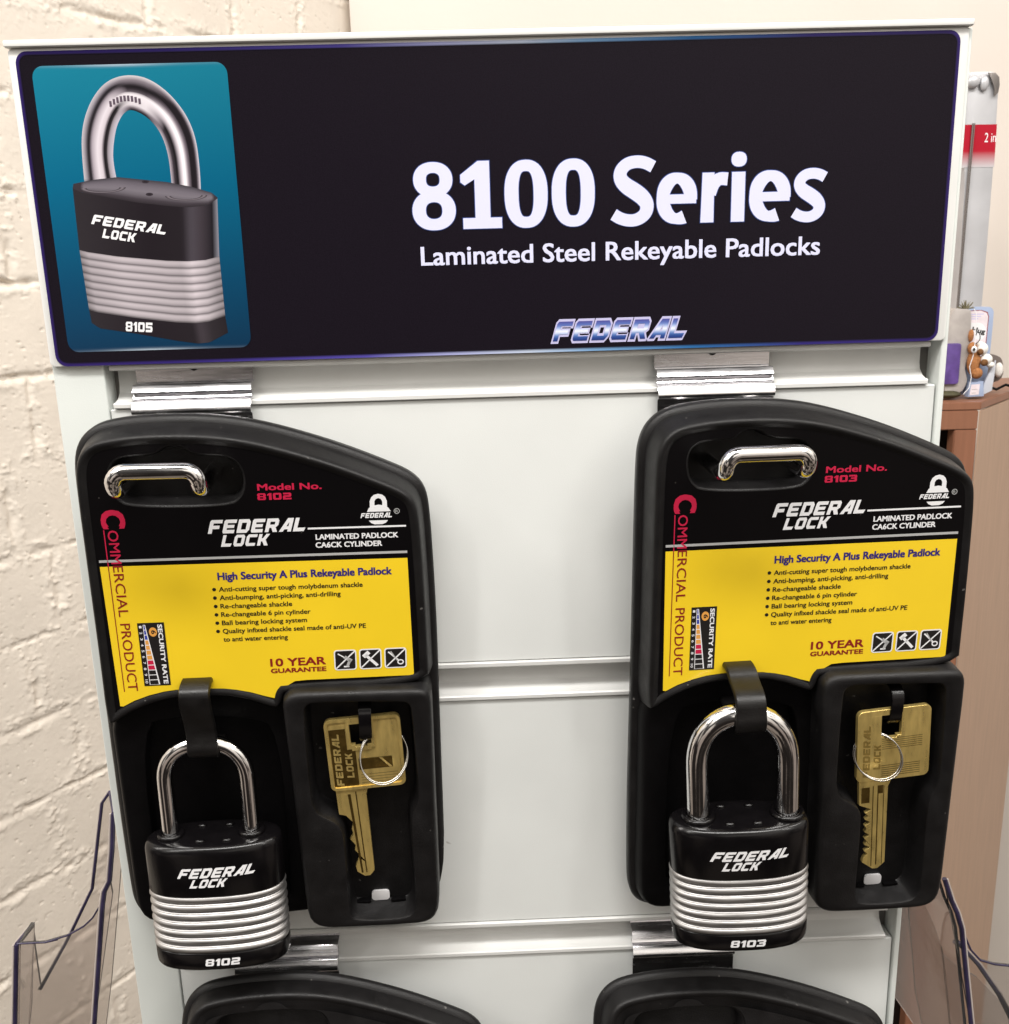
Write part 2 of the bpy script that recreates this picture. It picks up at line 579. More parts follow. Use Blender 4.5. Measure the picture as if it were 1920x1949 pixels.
def tube(path, r, seg=20, closed=False, bm=None, caps=True):
    """tube along 3-D mm points; r number or per-point list"""
    bm = bm or bmesh.new()
    P = [Vector(p) for p in path]
    n = len(P)
    rr = r if isinstance(r, (list, tuple)) else [r] * n
    up = None
    R = []
    for i in range(n):
        if closed:
            t = (P[(i + 1) % n] - P[i - 1]).normalized()
        else:
            t = (P[min(n - 1, i + 1)] - P[max(0, i - 1)]).normalized()
        if up is None:
            up = t.orthogonal().normalized()
        up = (up - t * up.dot(t)).normalized()
        s = t.cross(up)
        R.append([bm.verts.new((P[i] + (up * math.cos(a) + s * math.sin(a)) * rr[i]) * MM) for a in [2 * math.pi * k / seg for k in range(seg)]])
    pairs = list(zip(R, R[1:]))
    if closed:
        # find best rotation for the seam
        a, b = R[-1], R[0]
        sh = min(range(seg), key=lambda q: (a[0].co - b[q].co).length)
        pairs.append((a, b[sh:] + b[:sh]))
    for a, b in pairs:
        for i in range(seg):
            j = (i + 1) % seg
            bm.faces.new((a[i], a[j], b[j], b[i]))
    if not closed and caps:
        bm.faces.new(list(reversed(R[0])))
        bm.faces.new(R[-1])
    return bm


def ellipsoid(bm, c, r, seg=16):
    g = bmesh.ops.create_uvsphere(bm, u_segments=seg, v_segments=max(6, seg // 2), radius=1)
    for v in g['verts']:
        v.co = Vector(((c[0] + v.co.x * r[0]) * MM, (c[1] + v.co.y * r[1]) * MM, (c[2] + v.co.z * r[2]) * MM))
    return bm


def colour_mesh(name, patches, mt, parent):
    """patches: list of (grid of (u,w), y_mm, grid of linear colours) merged in one printed mesh"""
    V, Fc, Cc = [], [], []
    for G, n, K in patches:
        k = len(V)
        H, Wd = len(G), len(G[0])
        for i in range(H):
            for j in range(Wd):
                V.append((G[i][j][0] * MM, -n * MM, G[i][j][1] * MM))
                Cc.append((*[.86 * c_ for c_ in K[i][j]], 1.0))
        for i in range(H - 1):
            for j in range(Wd - 1):
                Fc.append((k + i * Wd + j, k + i * Wd + j + 1, k + (i + 1) * Wd + j + 1, k + (i + 1) * Wd + j))
    me = mesh_from(name, V, Fc)
    at = me.color_attributes.new('Col', 'FLOAT_COLOR', 'POINT')
    at.data.foreach_set('color', [x for c in Cc for x in c])
    bm = bmesh.new()
    bm.from_mesh(me)
    for f in bm.faces:
        if f.normal.y > 0:
            f.normal_flip()
    bm.to_mesh(me)
    bm.free()
    return obj(name, me, mt, parent, sm=False)


def lerp(a, b, t):
    return tuple(x + (y - x) * t for x, y in zip(a, b))


def ramp(stops, t):
    for (p, c), (q, d) in zip(stops, stops[1:]):
        if t <= q:
            return lerp(c, d, 0 if q == p else max(0, (t - p) / (q - p)))
    return stops[-1][1]


def resample(c, n):
    P = [Vector(p) for p in c]
    L = [0]
    for a, b in zip(P, P[1:]):
        L.append(L[-1] + (b - a).length)
    out = []
    for k in range(n):
        t = L[-1] * k / (n - 1)
        for i in range(len(P) - 1):
            if t <= L[i + 1] + 1e-9:
                f = (t - L[i]) / max(1e-9, L[i + 1] - L[i])
                q = P[i].lerp(P[i + 1], f)
                out.append(tuple(q))
                break
    return out


# ================================================================== THE SETTING
# painted brick wall (relief modelled), built along s from the room corner, z up
def vnoise(x, y, seed):
    rs = np.random.RandomState(seed)
    T = rs.rand(256, 256)
    xi = np.floor(x).astype(int)
    yi = np.floor(y).astype(int)
    fx = x - xi
    fy = y - yi
    fx = fx * fx * (3 - 2 * fx)
    fy = fy * fy * (3 - 2 * fy)
    a = T[xi % 256, yi % 256]
    b = T[(xi + 1) % 256, yi % 256]
    c = T[xi % 256, (yi + 1) % 256]
    d = T[(xi + 1) % 256, (yi + 1) % 256]
    return (a * (1 - fx) + b * fx) * (1 - fy) + (c * (1 - fx) + d * fx) * fy


def fbm(x, y, seed, o=4):
    v = 0
    a = 0.5
    for i in range(o):
        v = v + a * vnoise(x * 2 ** i, y * 2 ** i, seed + i)
        a *= 0.5
    return v / (1 - 0.5 ** o)


def brick_wall():
    st = 1.3
    s = np.concatenate([np.arange(-20, 740, st), np.arange(742, 1500, 6.0)])
    z = np.arange(-930, 450, st)
    S, Z = np.meshgrid(s, z, indexing='ij')
    Sd = S + 6 * (fbm(S / 38, Z / 38, 1) - .5) + 3 * (fbm(S / 9, Z / 9, 5) - .5)
    Zd = Z + 6 * (fbm(S / 45, Z / 45, 9) - .5) + 4 * (fbm(S / 10, Z / 10, 13) - .5)
    H = 89.3
    row = np.floor((Zd + 41) / H)
    fz = (Zd + 41) - row * H
    dz = np.minimum(fz, H - fz)
    off = np.where(row % 2 == 0, 556.0, 517.0)
    L = 233.0
    fs = np.mod(Sd - off, L)
    ds = np.minimum(fs, L - fs)
    hb = np.where(row % 3 == 1, np.abs(np.mod(Sd - off, L) - 112), 99)
    ds = np.minimum(ds, hb)
    d = np.minimum(dz, ds)
    fill = np.clip((fbm(S / 50, Z / 34, 21) - .44) * 4.0, 0.08, 1)      # how much the joint is clogged with paint
    groove = np.exp(-(d / 4.2) ** 2) * fill
    crack = np.exp(-((dz - 1.2) / 1.5) ** 2) * np.clip((fbm(S / 34, Z / 60, 101) - .54) * 7, 0, 1)
    lip = np.exp(-((d - 8.5) / 4.0) ** 2) * np.clip((fbm(S / 16, Z / 12, 31) - .5) * 5, 0, 1)
    lump = np.clip(fbm(S / 7, Z / 6, 41, 3) - .56, 0, 1) * 11 * np.exp(-(d / 13) ** 2)
    h = -3.4 * groove - 3.6 * crack + 1.0 * lip + .6 * lump + 1.0 * (fbm(S / 90, Z / 60, 51) - .5) + .3 * (fbm(S / 6, Z / 6, 61) - .5)
    crumb = np.clip(fbm(S / 3.0, Z / 2.6, 81, 2) - .58, 0, 1) * 5.0 * np.clip(fbm(S / 28, Z / 22, 91) * 2.2 - .75, 0, 1) * (.25 + .75 * np.exp(-(d / 12) ** 2))
    h = h + crumb
    pit = np.clip(fbm(S / 3.4, Z / 3.4, 71, 2) - .80, 0, 1) * 14
    h = h - pit
    dx, dy = -0.56378245, -0.82592333
    nx, ny = -dy, dx                                                    # candidates for the normal
    if nx * (0.17 - 0.008) + ny * (-0.39 - 1.02) < 0:
        nx, ny = -nx, -ny
    X = 8 + S * dx + h * nx
    Y = 1026 + S * dy + h * ny
    V = np.stack([X, Y, Z], -1).reshape(-1, 3) * MM
    a, b = S.shape
    idx = np.arange(a * b).reshape(a, b)
    Q = np.stack([idx[:-1, :-1], idx[1:, :-1], idx[1:, 1:], idx[:-1, 1:]], -1).reshape(-1, 4)
    me = bpy.data.meshes.new('brick_wall')
    me.vertices.add(len(V))
    me.vertices.foreach_set('co', V.ravel())
    me.loops.add(Q.size)
    me.polygons.add(len(Q))
    me.polygons.foreach_set('loop_start', np.arange(0, Q.size, 4))
    me.loops.foreach_set('vertex_index', Q.ravel())
    me.update(calc_edges=True)
    me.validate()
    me.polygons.foreach_set('use_smooth', [True] * len(me.polygons))
    if me.polygons[0].normal.dot(Vector((nx, ny, 0))) < 0:
        me.flip_normals()
    mt = mat('painted_brick', (0.735, 0.67, 0.59), 0.42, spec=0.4, noise=0.05, nscale=14, bump=0.38, bscale=260)
    o = obj('wall', me, mt, sm=False)
    return structure(o)


brick_wall()
bm = bmesh.new()
box(bm, 15, 2200, 1008, 1060, -1500, 1200)
bevel_all(bm, 3, 2)
structure(obj('wall', bm_mesh(bm, 'wall'), M['plaster']))

# ================================================================== DISPLAY STAND (slatted panel between two posts)
st = thing('display_stand', 'white slatted retail display stand with grooved panels and side posts', 'display stand', Matrix.Translation((0.18, 0.02, -0.40)))
inv = Matrix.Translation((-0.18, -0.02, 0.40))
XL, XR = 21.0, 357.6
levels = [0.0, -132.4, -262.0, -392.0]           # lower edge of each groove


def slat(z0, z1, x0=XL + .3, x1=XR - .3):
    bm = bmesh.new()
    box(bm, x0, x1, 0, 14, z0, z1)
    bevel_all(bm, 0.35, 1)
    return bm_mesh(bm, 'slat')


tops = [z - 2.6 for z in levels]
bots = [z + 15.6 for z in levels]
obj('slat_panel', slat(bots[0], 131.0), M['melamine'], st, inv)
for a, b in zip(tops, bots[1:] + [-520]):
    obj('slat_panel', slat(b, a), M['melamine'], st, inv)
for z in levels:
    # extruded insert: lower lip, channel, upper lip as one profile
    prof = [(3.2, z - 2.3), (-0.5, z - 2.3), (-1.1, z - 1.9), (-1.1, z - 0.5), (-0.6, z), (1.2, z + .1), (4.2, z + 1.0), (7.2, z + 3.4), (8.0, z + 6), (8.0, z + 12),
            (7.0, z + 12.9), (-0.6, z + 12.9), (-1.1, z + 13.4), (-1.1, z + 14.9), (-0.5, z + 15.3), (3.2, z + 15.3), (3.2, z + 15.0), (9.6, z + 14), (9.6, z + .5), (3.2, z - 2.0)]
    bm = bmesh.new()
    xr = XR - 4.0
    a = [bm.verts.new(((XL + 2.2) * MM, p[0] * MM, p[1] * MM)) for p in prof]
    b = [bm.verts.new((xr * MM, p[0] * MM, p[1] * MM)) for p in prof]
    for i in range(len(prof)):
        j = (i + 1) % len(prof)
        bm.faces.new((a[i], a[j], b[j], b[i]))
    add_caps = [bm.faces.new(a), bm.faces.new(list(reversed(b)))]
    obj('groove_channel', bm_mesh(bm, 'groove_channel'), M['insert'], st, inv, deg=30)
bm = bmesh.new()
box(bm, XL - 2, XR + 1, 10, 16, -520, 131)
obj('back_panel', bm_mesh(bm, 'back_panel'), M['seam'], st, inv)


def post(x0, x1, z0, z1, y0, y1):
    bm = bmesh.new()
    box(bm, x0, x1, y0, y1, z0, z1)
    bevel_all(bm, 0.8, 3)
    return bm_mesh(bm, 'post')


obj('post', post(0.6, XL - .1, -520, 131.5, -0.6, 17.5), M['post'], st, inv)
obj('post', post(XR + .2, 360.4, -520, 131.5, -1.6, 17.5), M['post'], st, inv)
bm = bmesh.new()
box(bm, 0.3, 359.6, -4.2, 16, 131.7, 134.2)
bevel_all(bm, 0.8, 3)
obj('top_rail', bm_mesh(bm, 'top_rail'), M['frame'], st, inv)

# ================================================================== HEADER SIGN
sg = thing('header_sign', 'wide black header sign with white edge advertising rekeyable padlocks', 'sign', Matrix.Translation((0.18, -0.001, 0.0155)))
isg = Matrix.Translation((-0.18, 0.001, -0.0155))
bm = prism(rrect(0.9, 15.4, 358.6, 131.6, 2.0), 0.2, 2.6, 0.5)
panel = obj('panel', bm_mesh(bm, 'panel'), M['frame'], sg, isg)
bk = Flat(2.75)
blk = rrect(3.9, 15.2 + .6, 355.0, 130.2, 4.0, 12)
bk.poly([blk], M['signblack'])
o = bk.build('printed_face', sg)
o.matrix_local = isg
# coloured edge line round the black face; reflected highlight painted into its middle
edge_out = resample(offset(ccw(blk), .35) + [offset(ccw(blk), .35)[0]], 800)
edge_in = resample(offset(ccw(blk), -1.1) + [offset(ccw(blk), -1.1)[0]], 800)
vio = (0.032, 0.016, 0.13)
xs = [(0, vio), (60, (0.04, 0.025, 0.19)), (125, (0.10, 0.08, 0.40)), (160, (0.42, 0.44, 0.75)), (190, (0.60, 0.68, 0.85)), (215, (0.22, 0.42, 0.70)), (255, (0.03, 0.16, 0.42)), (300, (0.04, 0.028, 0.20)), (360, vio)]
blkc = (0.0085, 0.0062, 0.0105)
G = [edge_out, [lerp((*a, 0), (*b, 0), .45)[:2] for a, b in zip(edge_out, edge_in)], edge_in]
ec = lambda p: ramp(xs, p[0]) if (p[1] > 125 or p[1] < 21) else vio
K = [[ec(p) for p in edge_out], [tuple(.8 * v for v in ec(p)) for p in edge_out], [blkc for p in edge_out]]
e_ = colour_mesh('printed_border_with_highlight', [(G, 2.83, K)], M['print'], sg)
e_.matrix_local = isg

# ---- the printed padlock picture
P = []
tealc = [(0, srgb(14, 52, 82)), (.25, srgb(8, 70, 104)), (.6, srgb(4, 98, 132)), (1, srgb(22, 122, 147))]
tq = rrect(9.0, 20.9, 80.7, 125.4, 4.2, 7)


ys = [0, .1, .3, .6, 1, 1.6, 2.3, 3.1, 4.2] + [4.2 + (104.5 - 8.4) * i / 30 for i in range(1, 30)] + [104.5 - t for t in (4.2, 3.1, 2.3, 1.6, 1, .6, .3, .1, 0)]
G, K = [], []
for y in ys:
    dyb = min(y, 104.5 - y)
    r = 4.2
    sh = r - math.sqrt(max(0, r * r - (r - dyb) ** 2)) if dyb < r else 0
    row, kr = [], []
    for j in range(29):
        t = j / 28
        x = 9.0 + sh + (71.7 - 2 * sh) * t
        c = ramp(tealc, y / 104.5)
        lf = 1 + .12 * (0.5 - t)
        if dyb < 1.1:
            g = math.exp(-((t - .45) / .22) ** 2)
            c = lerp(c, (0.50, 0.60, 0.70), (.75 * g + .10) * max(0, 1 - dyb / 1.1))
        c = tuple(v * lf for v in c)
        row.append((x, 20.9 + y))
        kr.append(c)
    G.append(row)
    K.append(kr)
P.append((G, 2.86, K))


def band(top, bot, n, ny, dn, fc):
    T = resample(top, n)
    B = resample(bot, n)
    G, K = [], []
    for i in range(ny + 1):
        t = i / ny
        G.append([lerp(T[j], B[j], t) for j in range(n)])
        K.append([fc(j / (n - 1), t) for j in range(n)])
    P.append((G, dn, K))


back = [(19.1, 83.9), (27.0, 85.2), (35.9, 85.9), (54.1, 83.7), (63.5, 81.7), (70.7, 79.4), (72.8, 77.6)]
ftop = [(18.6, 82.3), (22.0, 80.6), (42.2, 76.5), (55.4, 74.8), (61.3, 74.3), (68.8, 74.8), (72.7, 77.2)]
cbot = [(18.2, 59.7), (21.4, 58.8), (32.4, 56.9), (51.0, 54.8), (59.2, 54.4), (66.0, 54.7), (71.4, 55.9)]
lbot = [(19.0, 37.0), (22.3, 36.0), (37.2, 33.4), (52.2, 31.3), (59.8, 30.8), (65.2, 31.3), (71.5, 33.2)]
bbot = [(19.4, 32.1), (22.3, 29.9), (36.5, 27.4), (51.5, 24.3), (59.8, 22.9), (64.4, 23.2), (72.0, 26.8)]


band(back, ftop, 40, 6, 2.90, lambda s, t: ramp([(0, (.05, .045, .055)), (.25, (.16, .14, .17)), (.55, (.20, .18, .21)), (.85, (.05, .04, .05)), (1, (.03, .025, .03))], t if .06 < s < .95 else .9))
band(ftop, cbot, 44, 10, 2.90, lambda s, t: ramp([(0, (.03, .025, .03)), (.5, (.016, .012, .016)), (.74, (.018, .014, .018)), (.80, (.07, .06, .075)), (.87, (.05, .04, .05)), (.96, (.012, .010, .014)), (1, (.25, .25, .3))], s))
NR = 8


def lam(s, t):
    f = (t * NR) % 1.0
    if t >= 1:
        f = .99
    v = ramp([(0, (.34,)), (.18, (.62,)), (.5, (.52,)), (.78, (.34,)), (.92, (.10,)), (1, (.12,))], f)[0]
    e = ramp([(0, (.45,)), (.06, (.8,)), (.3, (1.,)), (.55, (.92,)), (.72, (.85,)), (.80, (1.2,)), (.88, (.95,)), (.96, (.6,)), (1, (.5,))], s)[0]
    return (v * e * .98, v * e * .88, v * e * .95)


band(cbot, lbot, 50, NR * 8, 2.90, lam)
band(lbot, bbot, 44, 6, 2.90, lambda s, t: ramp([(0, (.03, .025, .03)), (.4, (.018, .013, .018)), (.75, (.02, .016, .02)), (.80, (.055, .045, .055)), (.88, (.03, .025, .03)), (1, (.02, .016, .02))], s))
so = chaikin([(23.2, 80.9), (23.5, 92.2), (24.2, 100.5), (26.2, 107.3), (30.0, 114.1), (35.7, 119.7), (43.2, 121.9), (51.0, 120.7), (58.3, 115.5), (64.0, 107.8), (66.8, 99.5), (67.2, 89.0), (66.6, 76.6)], 2, False)
si = chaikin([(36.0, 80.9), (35.0, 89.8), (35.3, 95.4), (37.3, 103.0), (39.6, 107.0), (41.6, 109.0), (43.9, 109.8), (48.4, 107.8), (52.3, 104.0), (54.7, 99.1), (55.9, 92.8), (56.0, 85.8), (55.8, 77.0)], 2, False)
SO, SI = resample(so, 90), resample(si, 90)
G, K = [], []
pl = [(0, (.50, .47, .50)), (.08, (.36, .33, .38)), (.22, (.10, .08, .11)), (.34, (.42, .37, .42)), (.50, (.62, .57, .62)), (.62, (.56, .50, .55)), (.70, (.10, .08, .10)), (.76, (.05, .04, .05)), (.84, (.36, .32, .36)), (1, (.50, .47, .55))]
pt = [(0, (.55, .52, .55)), (.12, (.30, .26, .30)), (.30, (.15, .12, .15)), (.46, (.22, .18, .22)), (.52, (.66, .62, .66)), (.84, (.58, .54, .58)), (.9, (.30, .26, .30)), (1, (.10, .08, .10))]
pr_ = [(0, (.55, .52, .58)), (.10, (.20, .16, .20)), (.24, (.12, .09, .12)), (.40, (.30, .25, .30)), (.52, (.85, .82, .86)), (.60, (.60, .55, .60)), (.74, (.16, .13, .16)), (.88, (.20, .16, .20)), (1, (.45, .40, .45))]
for i in range(25):
    t = i / 24
    G.append([lerp(SO[j], SI[j], t) for j in range(90)])
    row = []
    for j in range(90):
        s = j / 89
        a = ramp(pl, t)
        b = ramp(pt, t)
        c = ramp(pr_, t)
        if s < .38:
            v = a
        elif s < .46:
            v = lerp(a, b, (s - .38) / .08)
        elif s < .54:
            v = b
        elif s < .66:
            v = lerp(b, c, (s - .54) / .12)
        else:
            v = c
        l_ = v[1]
        k_ = min(.92, max(.012, (l_ - .34) * 1.6 + .33)) / l_
        v = tuple(x * k_ for x in v)
        if s < .04 or s > .96:
            v = tuple(x * .45 for x in v)
        row.append(v)
    K.append(row)
P.append((G, 2.88, K))
# dark collars where the printed shackle enters the printed body
for cx, cz, rx in ((30.0, 82.2, 8.6), (61.0, 78.6, 8.0)):
    GG = [[(cx + rx * r_ * math.cos(a), cz + 1.9 * r_ * math.sin(a)) for a in np.linspace(math.pi, 2 * math.pi, 20)] for r_ in (.72, .86, 1.0)]
    KK = [[c_] * 20 for c_ in ((.02, .016, .02), (.22, .19, .22), (.03, .025, .03))]
    P.append((GG, 2.915, KK))
# engraving marks on the top of the printed shackle and rivets on the printed body
for k in range(9):
    a0 = 36.5 + k * 1.35
    zc = 113.6 - 0.05 * (a0 - 42.5) ** 2
    GG = [[(a0 + dx_ * .45, zc + dz_ * 1.0) for dx_ in (-1, 1)] for dz_ in (-1, 1)]
    P.append((GG, 2.92, [[(.12, .09, .12)] * 2] * 2))
for cx, cz in ((46.2, 84.0), (47.2, 79.4)):
    GG = [[(cx + 1.4 * r_ * math.cos(a), cz + .6 * r_ * math.sin(a)) for a in np.linspace(0, 2 * math.pi, 16)] for r_ in (0.05, 1.0)]
    P.append((GG, 2.92, [[(.02, .015, .02)] * 16, [(.05, .04, .05)] * 16]))
pic = colour_mesh('printed_picture', P, M['print'], sg)
pic.matrix_local = isg
tx = Flat(2.97)
tx.block('FEDERAL', 23.9, 69.2, 27, 3.6, M['white'], shear=0, ex=(27.6, -4.75), ey=(1.6, 3.4))
tx.block('LOCK', 27.4, 64.0, 12, 3.4, M['white'], shear=0, ex=(12.2, -2.05), ey=(1.2, 3.3))
tx.block('8105', 32.2, 28.5, 10, 3.6, M['white'], shear=0, ex=(10.3, -.75), ey=(.5, 3.7))
tx.build('lettering', pic)

tx = Flat(2.90)


def stroke(path, w, closed=False):
    """a pen stroke of width w (number or list) along a 2-D path"""
    n = len(path)
    ws = w if isinstance(w, list) else [w] * n
    V, Fc = [], []
    for i, p in enumerate(path):
        a = path[(i - 1) % n] if closed or i else path[i]
        b = path[(i + 1) % n] if closed or i < n - 1 else path[i]
        d = Vector((b[0] - a[0], b[1] - a[1])).normalized()
        V += [(p[0] - d.y * ws[i] / 2, p[1] + d.x * ws[i] / 2), (p[0] + d.y * ws[i] / 2, p[1] - d.x * ws[i] / 2)]
    for i in range(n if closed else n - 1):
        j = (i + 1) % n
        Fc.append((2 * i, 2 * i + 1, 2 * j + 1, 2 * j))
    return V, Fc


def oval(cx, cz, rx, rz, e=2.0, n=48):
    p = []
    for k in range(n):
        a = 2 * math.pi * k / n
        c, q = math.cos(a), math.sin(a)
        p.append((cx + rx * math.copysign(abs(c) ** (2 / e), c), cz + rz * math.copysign(abs(q) ** (2 / e), q)))
    return p


def big_letters(t, mt, g, dn):
    """8100 Series in a heavy rounded sans, g = extra weight"""
    B, H, XH = 63.6, 24.8, 18.4
    W_ = 5.3 + g
    k = [0]

    def put(vf):
        t.add(vf, mt, dn=dn + .004 * k[0])
        k[0] += 1

    def ring(x0, x1, z0, z1, wv, wh, e=2.2):
        p = oval((x0 + x1) / 2, (z0 + z1) / 2, (x1 - x0) / 2 - wv / 2 + g / 2, (z1 - z0) / 2 - wh / 2 + g / 2, e)
        ws = []
        for i in range(len(p)):
            a = 2 * math.pi * i / len(p)
            ws.append(wv * abs(math.cos(a)) ** 2 + wh * abs(math.sin(a)) ** 2 + 0)
        put(stroke(p, ws, True))
    ring(147.6, 162.6, B + 12.0, B + H, 4.9 + g, 3.9 + g)
    ring(146.8, 163.5, B - .2, B + 14.4, 5.2 + g, 4.2 + g)
    h = g / 2
    put(fill2d([[(166.2 - h, B - h), (181.2 + h, B - h), (181.2 + h, B + 4.0 + h), (176.8 + h, B + 4.0 + h), (176.8 + h, B + H + h), (172.4 - h, B + H + h), (165.6 - h, B + 19.9), (165.6 - h, B + 17.2 - h), (167.2, B + 16.0 - h), (171.0 - h, B + 18.2 - h), (171.0 - h, B + 4.0 + h), (166.2 - h, B + 4.0 + h)]]))
    ring(182.4, 199.0, B - .2, B + H, 5.4 + g, 4.1 + g, 2.5)
    ring(200.6, 217.2, B - .2, B + H, 5.4 + g, 4.1 + g, 2.5)

    def ess(x0, x1, z0, z1, w):
        c = [(.97, .84), (.80, .90), (.60, .925), (.36, .90), (.20, .80), (.19, .68), (.32, .58), (.54, .495), (.74, .40), (.845, .29), (.80, .16), (.62, .08), (.42, .065), (.20, .10), (.04, .165)]
        wd, hh = x1 - x0, z1 - z0
        p = chaikin([(x0 + a * wd, z0 + b * hh) for a, b in c], 3, False)
        n = len(p)
        ws = [w * (.80 + .28 * math.exp(-((i / n - .5) / .16) ** 2)) for i in range(n)]
        put(stroke(p, ws))

    def ee(x0, x1, z0, z1, w):
        cx, cz = (x0 + x1) / 2, (z0 + z1) / 2
        rx, rz = (x1 - x0) / 2 - w * .48 + g / 2, (z1 - z0) / 2 - w * .41 + g / 2
        p = []
        for q in range(49):
            a = math.radians(-4 + 306 * q / 48)
            if a > math.radians(270):
                p.append((cx + rx * 1.02 * math.cos(a), cz + rz * (-1 + .55 * (1 - math.cos(a - math.radians(270))))))
            else:
                p.append((cx + rx * math.cos(a), cz + rz * math.sin(a)))
        ws = [w * (.97 * abs(math.cos(math.radians(-4 + 312 * q / 48))) ** 1.5 + .80 * abs(math.sin(math.radians(-4 + 312 * q / 48))) ** 1.5) for q in range(49)]
        put(stroke(p, ws))
        put(([(x0 + 2, cz - 1.9 - h), (x1 - .3 + h, cz - 1.9 - h), (x1 - .3 + h, cz + 1.5 + h), (x0 + 2, cz + 1.5 + h)], [(0, 1, 2, 3)]))
    ess(223.8, 240.2, B - .3, B + H + .3, 5.6 + g)
    ee(241.2, 256.8, B - .3, B + XH + .3, 4.9 + g)
    put(([(258.3 - h, B - h), (263.4 + h, B - h), (263.4 + h, B + XH + h), (258.8 - h, B + XH + h)], [(0, 1, 2, 3)]))
    put(stroke(chaikin([(261.8, B + 10.5), (263.0, B + 14.2), (265.2, B + 16.2), (268.6, B + 15.9)], 2, False), 4.7 + g))
    put(([(270.2 - h, B - h), (275.4 + h, B - h), (275.4 + h, B + XH + h), (270.2 - h, B + XH + h)], [(0, 1, 2, 3)]))
    o_ = oval(272.8, B + 23.0, 2.95 + h, 2.7 + h, 2.3, 24)
    put((o_, [tuple(range(24))]))
    ee(277.2, 293.2, B - .3, B + XH + .3, 4.9 + g)
    ess(294.2, 306.8, B - .3, B + XH + .3, 4.9 + g)


big_letters(tx, M['navyedge'], .55, -.04)
big_letters(tx, M['signwhite'], 0.0, .03)
tx.text('Laminated Steel Rekeyable Padlocks', 149.2, 50.4, 156.6, 7.3, M['signwhite'], bold=0.02)
o = tx.build('lettering', sg)
o.matrix_local = isg
# chrome-look maker's logo
tx = Flat(2.88)
tx.block('FEDERAL', 200.0, 19.5, 54.6, 7.9, M['lavender'], shear=.46, grow=.85, gap=2.2)
o = tx.build('logo', sg)
o.matrix_local = isg
Vb, Fb = block2d('FEDERAL', 2.2, .46, -.12)
V = [((200.0 + p[0] * 54.6) * MM, -2.96 * MM, (19.5 + p[1] * 7.9) * MM) for p in Vb]
# cut the letters into thin horizontal slices so that the printed blend has steps
bm = bmesh.new()
vv = [bm.verts.new(v) for v in V]
for f in Fb:
    bm.faces.new([vv[i] for i in f])
for k in range(1, 12):
    bmesh.ops.bisect_plane(bm, geom=list(bm.verts) + list(bm.edges) + list(bm.faces), plane_co=(0, 0, (19.5 + 7.9 * k / 12) * MM), plane_no=(0, 0, 1))
for f in bm.faces:
    if f.normal.y > 0:
        f.normal_flip()
me = bpy.data.meshes.new('logo')
bm.to_mesh(me)
bm.free()
at = me.color_attributes.new('Col', 'FLOAT_COLOR', 'POINT')
lg = [(0, (.02, .04, .18)), (.14, (.02, .05, .22)), (.30, (.10, .20, .50)), (.42, (.55, .62, .80)), (.52, (.80, .82, .90)), (.62, (.40, .50, .78)), (.78, (.10, .16, .45)), (1, (.07, .06, .26))]
for i, v in enumerate(me.vertices):
    at.data[i].color = (*ramp(lg, (v.co.z / MM - 19.5) / 7.9), 1)
obj('lettering', me, M['print'], o, sm=False)


# ================================================================== PADLOCK PACKAGES
FACE = ccw([(-4.7, -69.5), (-4.3, -40), (-4.3, -6), (-4.2, 27), (-3.7, 36.5), (-1.6, 42.2), (2.5, 45.8), (8, 47.4), (20, 48.8), (36, 48.9), (48, 48.0), (60, 46.0), (76, 41.4), (92.5, 35.6),
            (109.5, 28.3), (117, 24.6), (120.8, 20.6), (122.1, 13.5), (123.0, -4), (123.8, -25), (124.3, -46), (124.6, -58.4),
            (66.5, -58.4), (65.0, -60.2), (64.3, -63.6), (62.6, -66.2), (57.9, -64.2), (52.5, -61.8), (47, -60.2), (42, -59.2), (30, -58.6), (24.6, -58.9), (18.6, -59.7), (12.6, -61.2), (6.6, -63.6), (1.5, -66.4), (-2.5, -69.3)])
BACK = ccw([(-4.7, -120), (-4.3, -40), (-4.3, -6), (-4.2, 27), (-3.7, 36.5), (-1.6, 42.2), (2.5, 45.8), (8, 47.4), (20, 48.8), (36, 48.9), (48, 48.0), (60, 46.0), (76, 41.4), (92.5, 35.6),
            (109.5, 28.3), (117, 24.6), (120.8, 20.6), (122.1, 13.5), (123.0, -4), (123.8, -25), (124.3, -46), (124.8, -90), (125.6, -140), (125.8, -162), (124.6, -169), (119.5, -172.2),
            (74, -172.2), (4, -172.6), (-1.2, -171), (-3.6, -166.5), (-4.2, -158)])
SLOT = ccw([(7.6, 32), (8.2, 37.5), (12.5, 40.9), (25.2, 40.9), (28.2, 44.4), (35.2, 44.4), (38.2, 40.9), (50.8, 40.3), (55.2, 37), (56.6, 31), (55.2, 25), (50.2, 21.4), (14, 22), (9.2, 25.6)])
BOX = ccw([(66.4, -64), (66.8, -60.6), (69.6, -58.0), (75, -57.8), (117, -58.5), (122.2, -58.9), (124.2, -60.8), (124.9, -65.5), (125.3, -100), (126.3, -150), (126.4, -162), (125.6, -168.6), (122.3, -172.2), (116, -173.2),
           (82, -172.3), (75.5, -171.4), (71.6, -168.2), (70.4, -162), (69.2, -130), (68.2, -100)])
REC = ccw([(73.8, -66), (74.6, -105), (75.4, -110.2), (77.4, -114.2), (83.0, -117.6), (86.2, -121.0), (87.4, -126), (87.9, -158), (88.2, -166), (90.8, -169.4), (112.4, -170.0), (116.4, -166.6), (117.2, -160),
           (115.8, -129), (116.0, -117), (118.4, -112.2), (119.4, -106), (117.6, -68), (116.2, -63.6), (113, -62.8), (79, -61.4), (75.0, -62.4)])


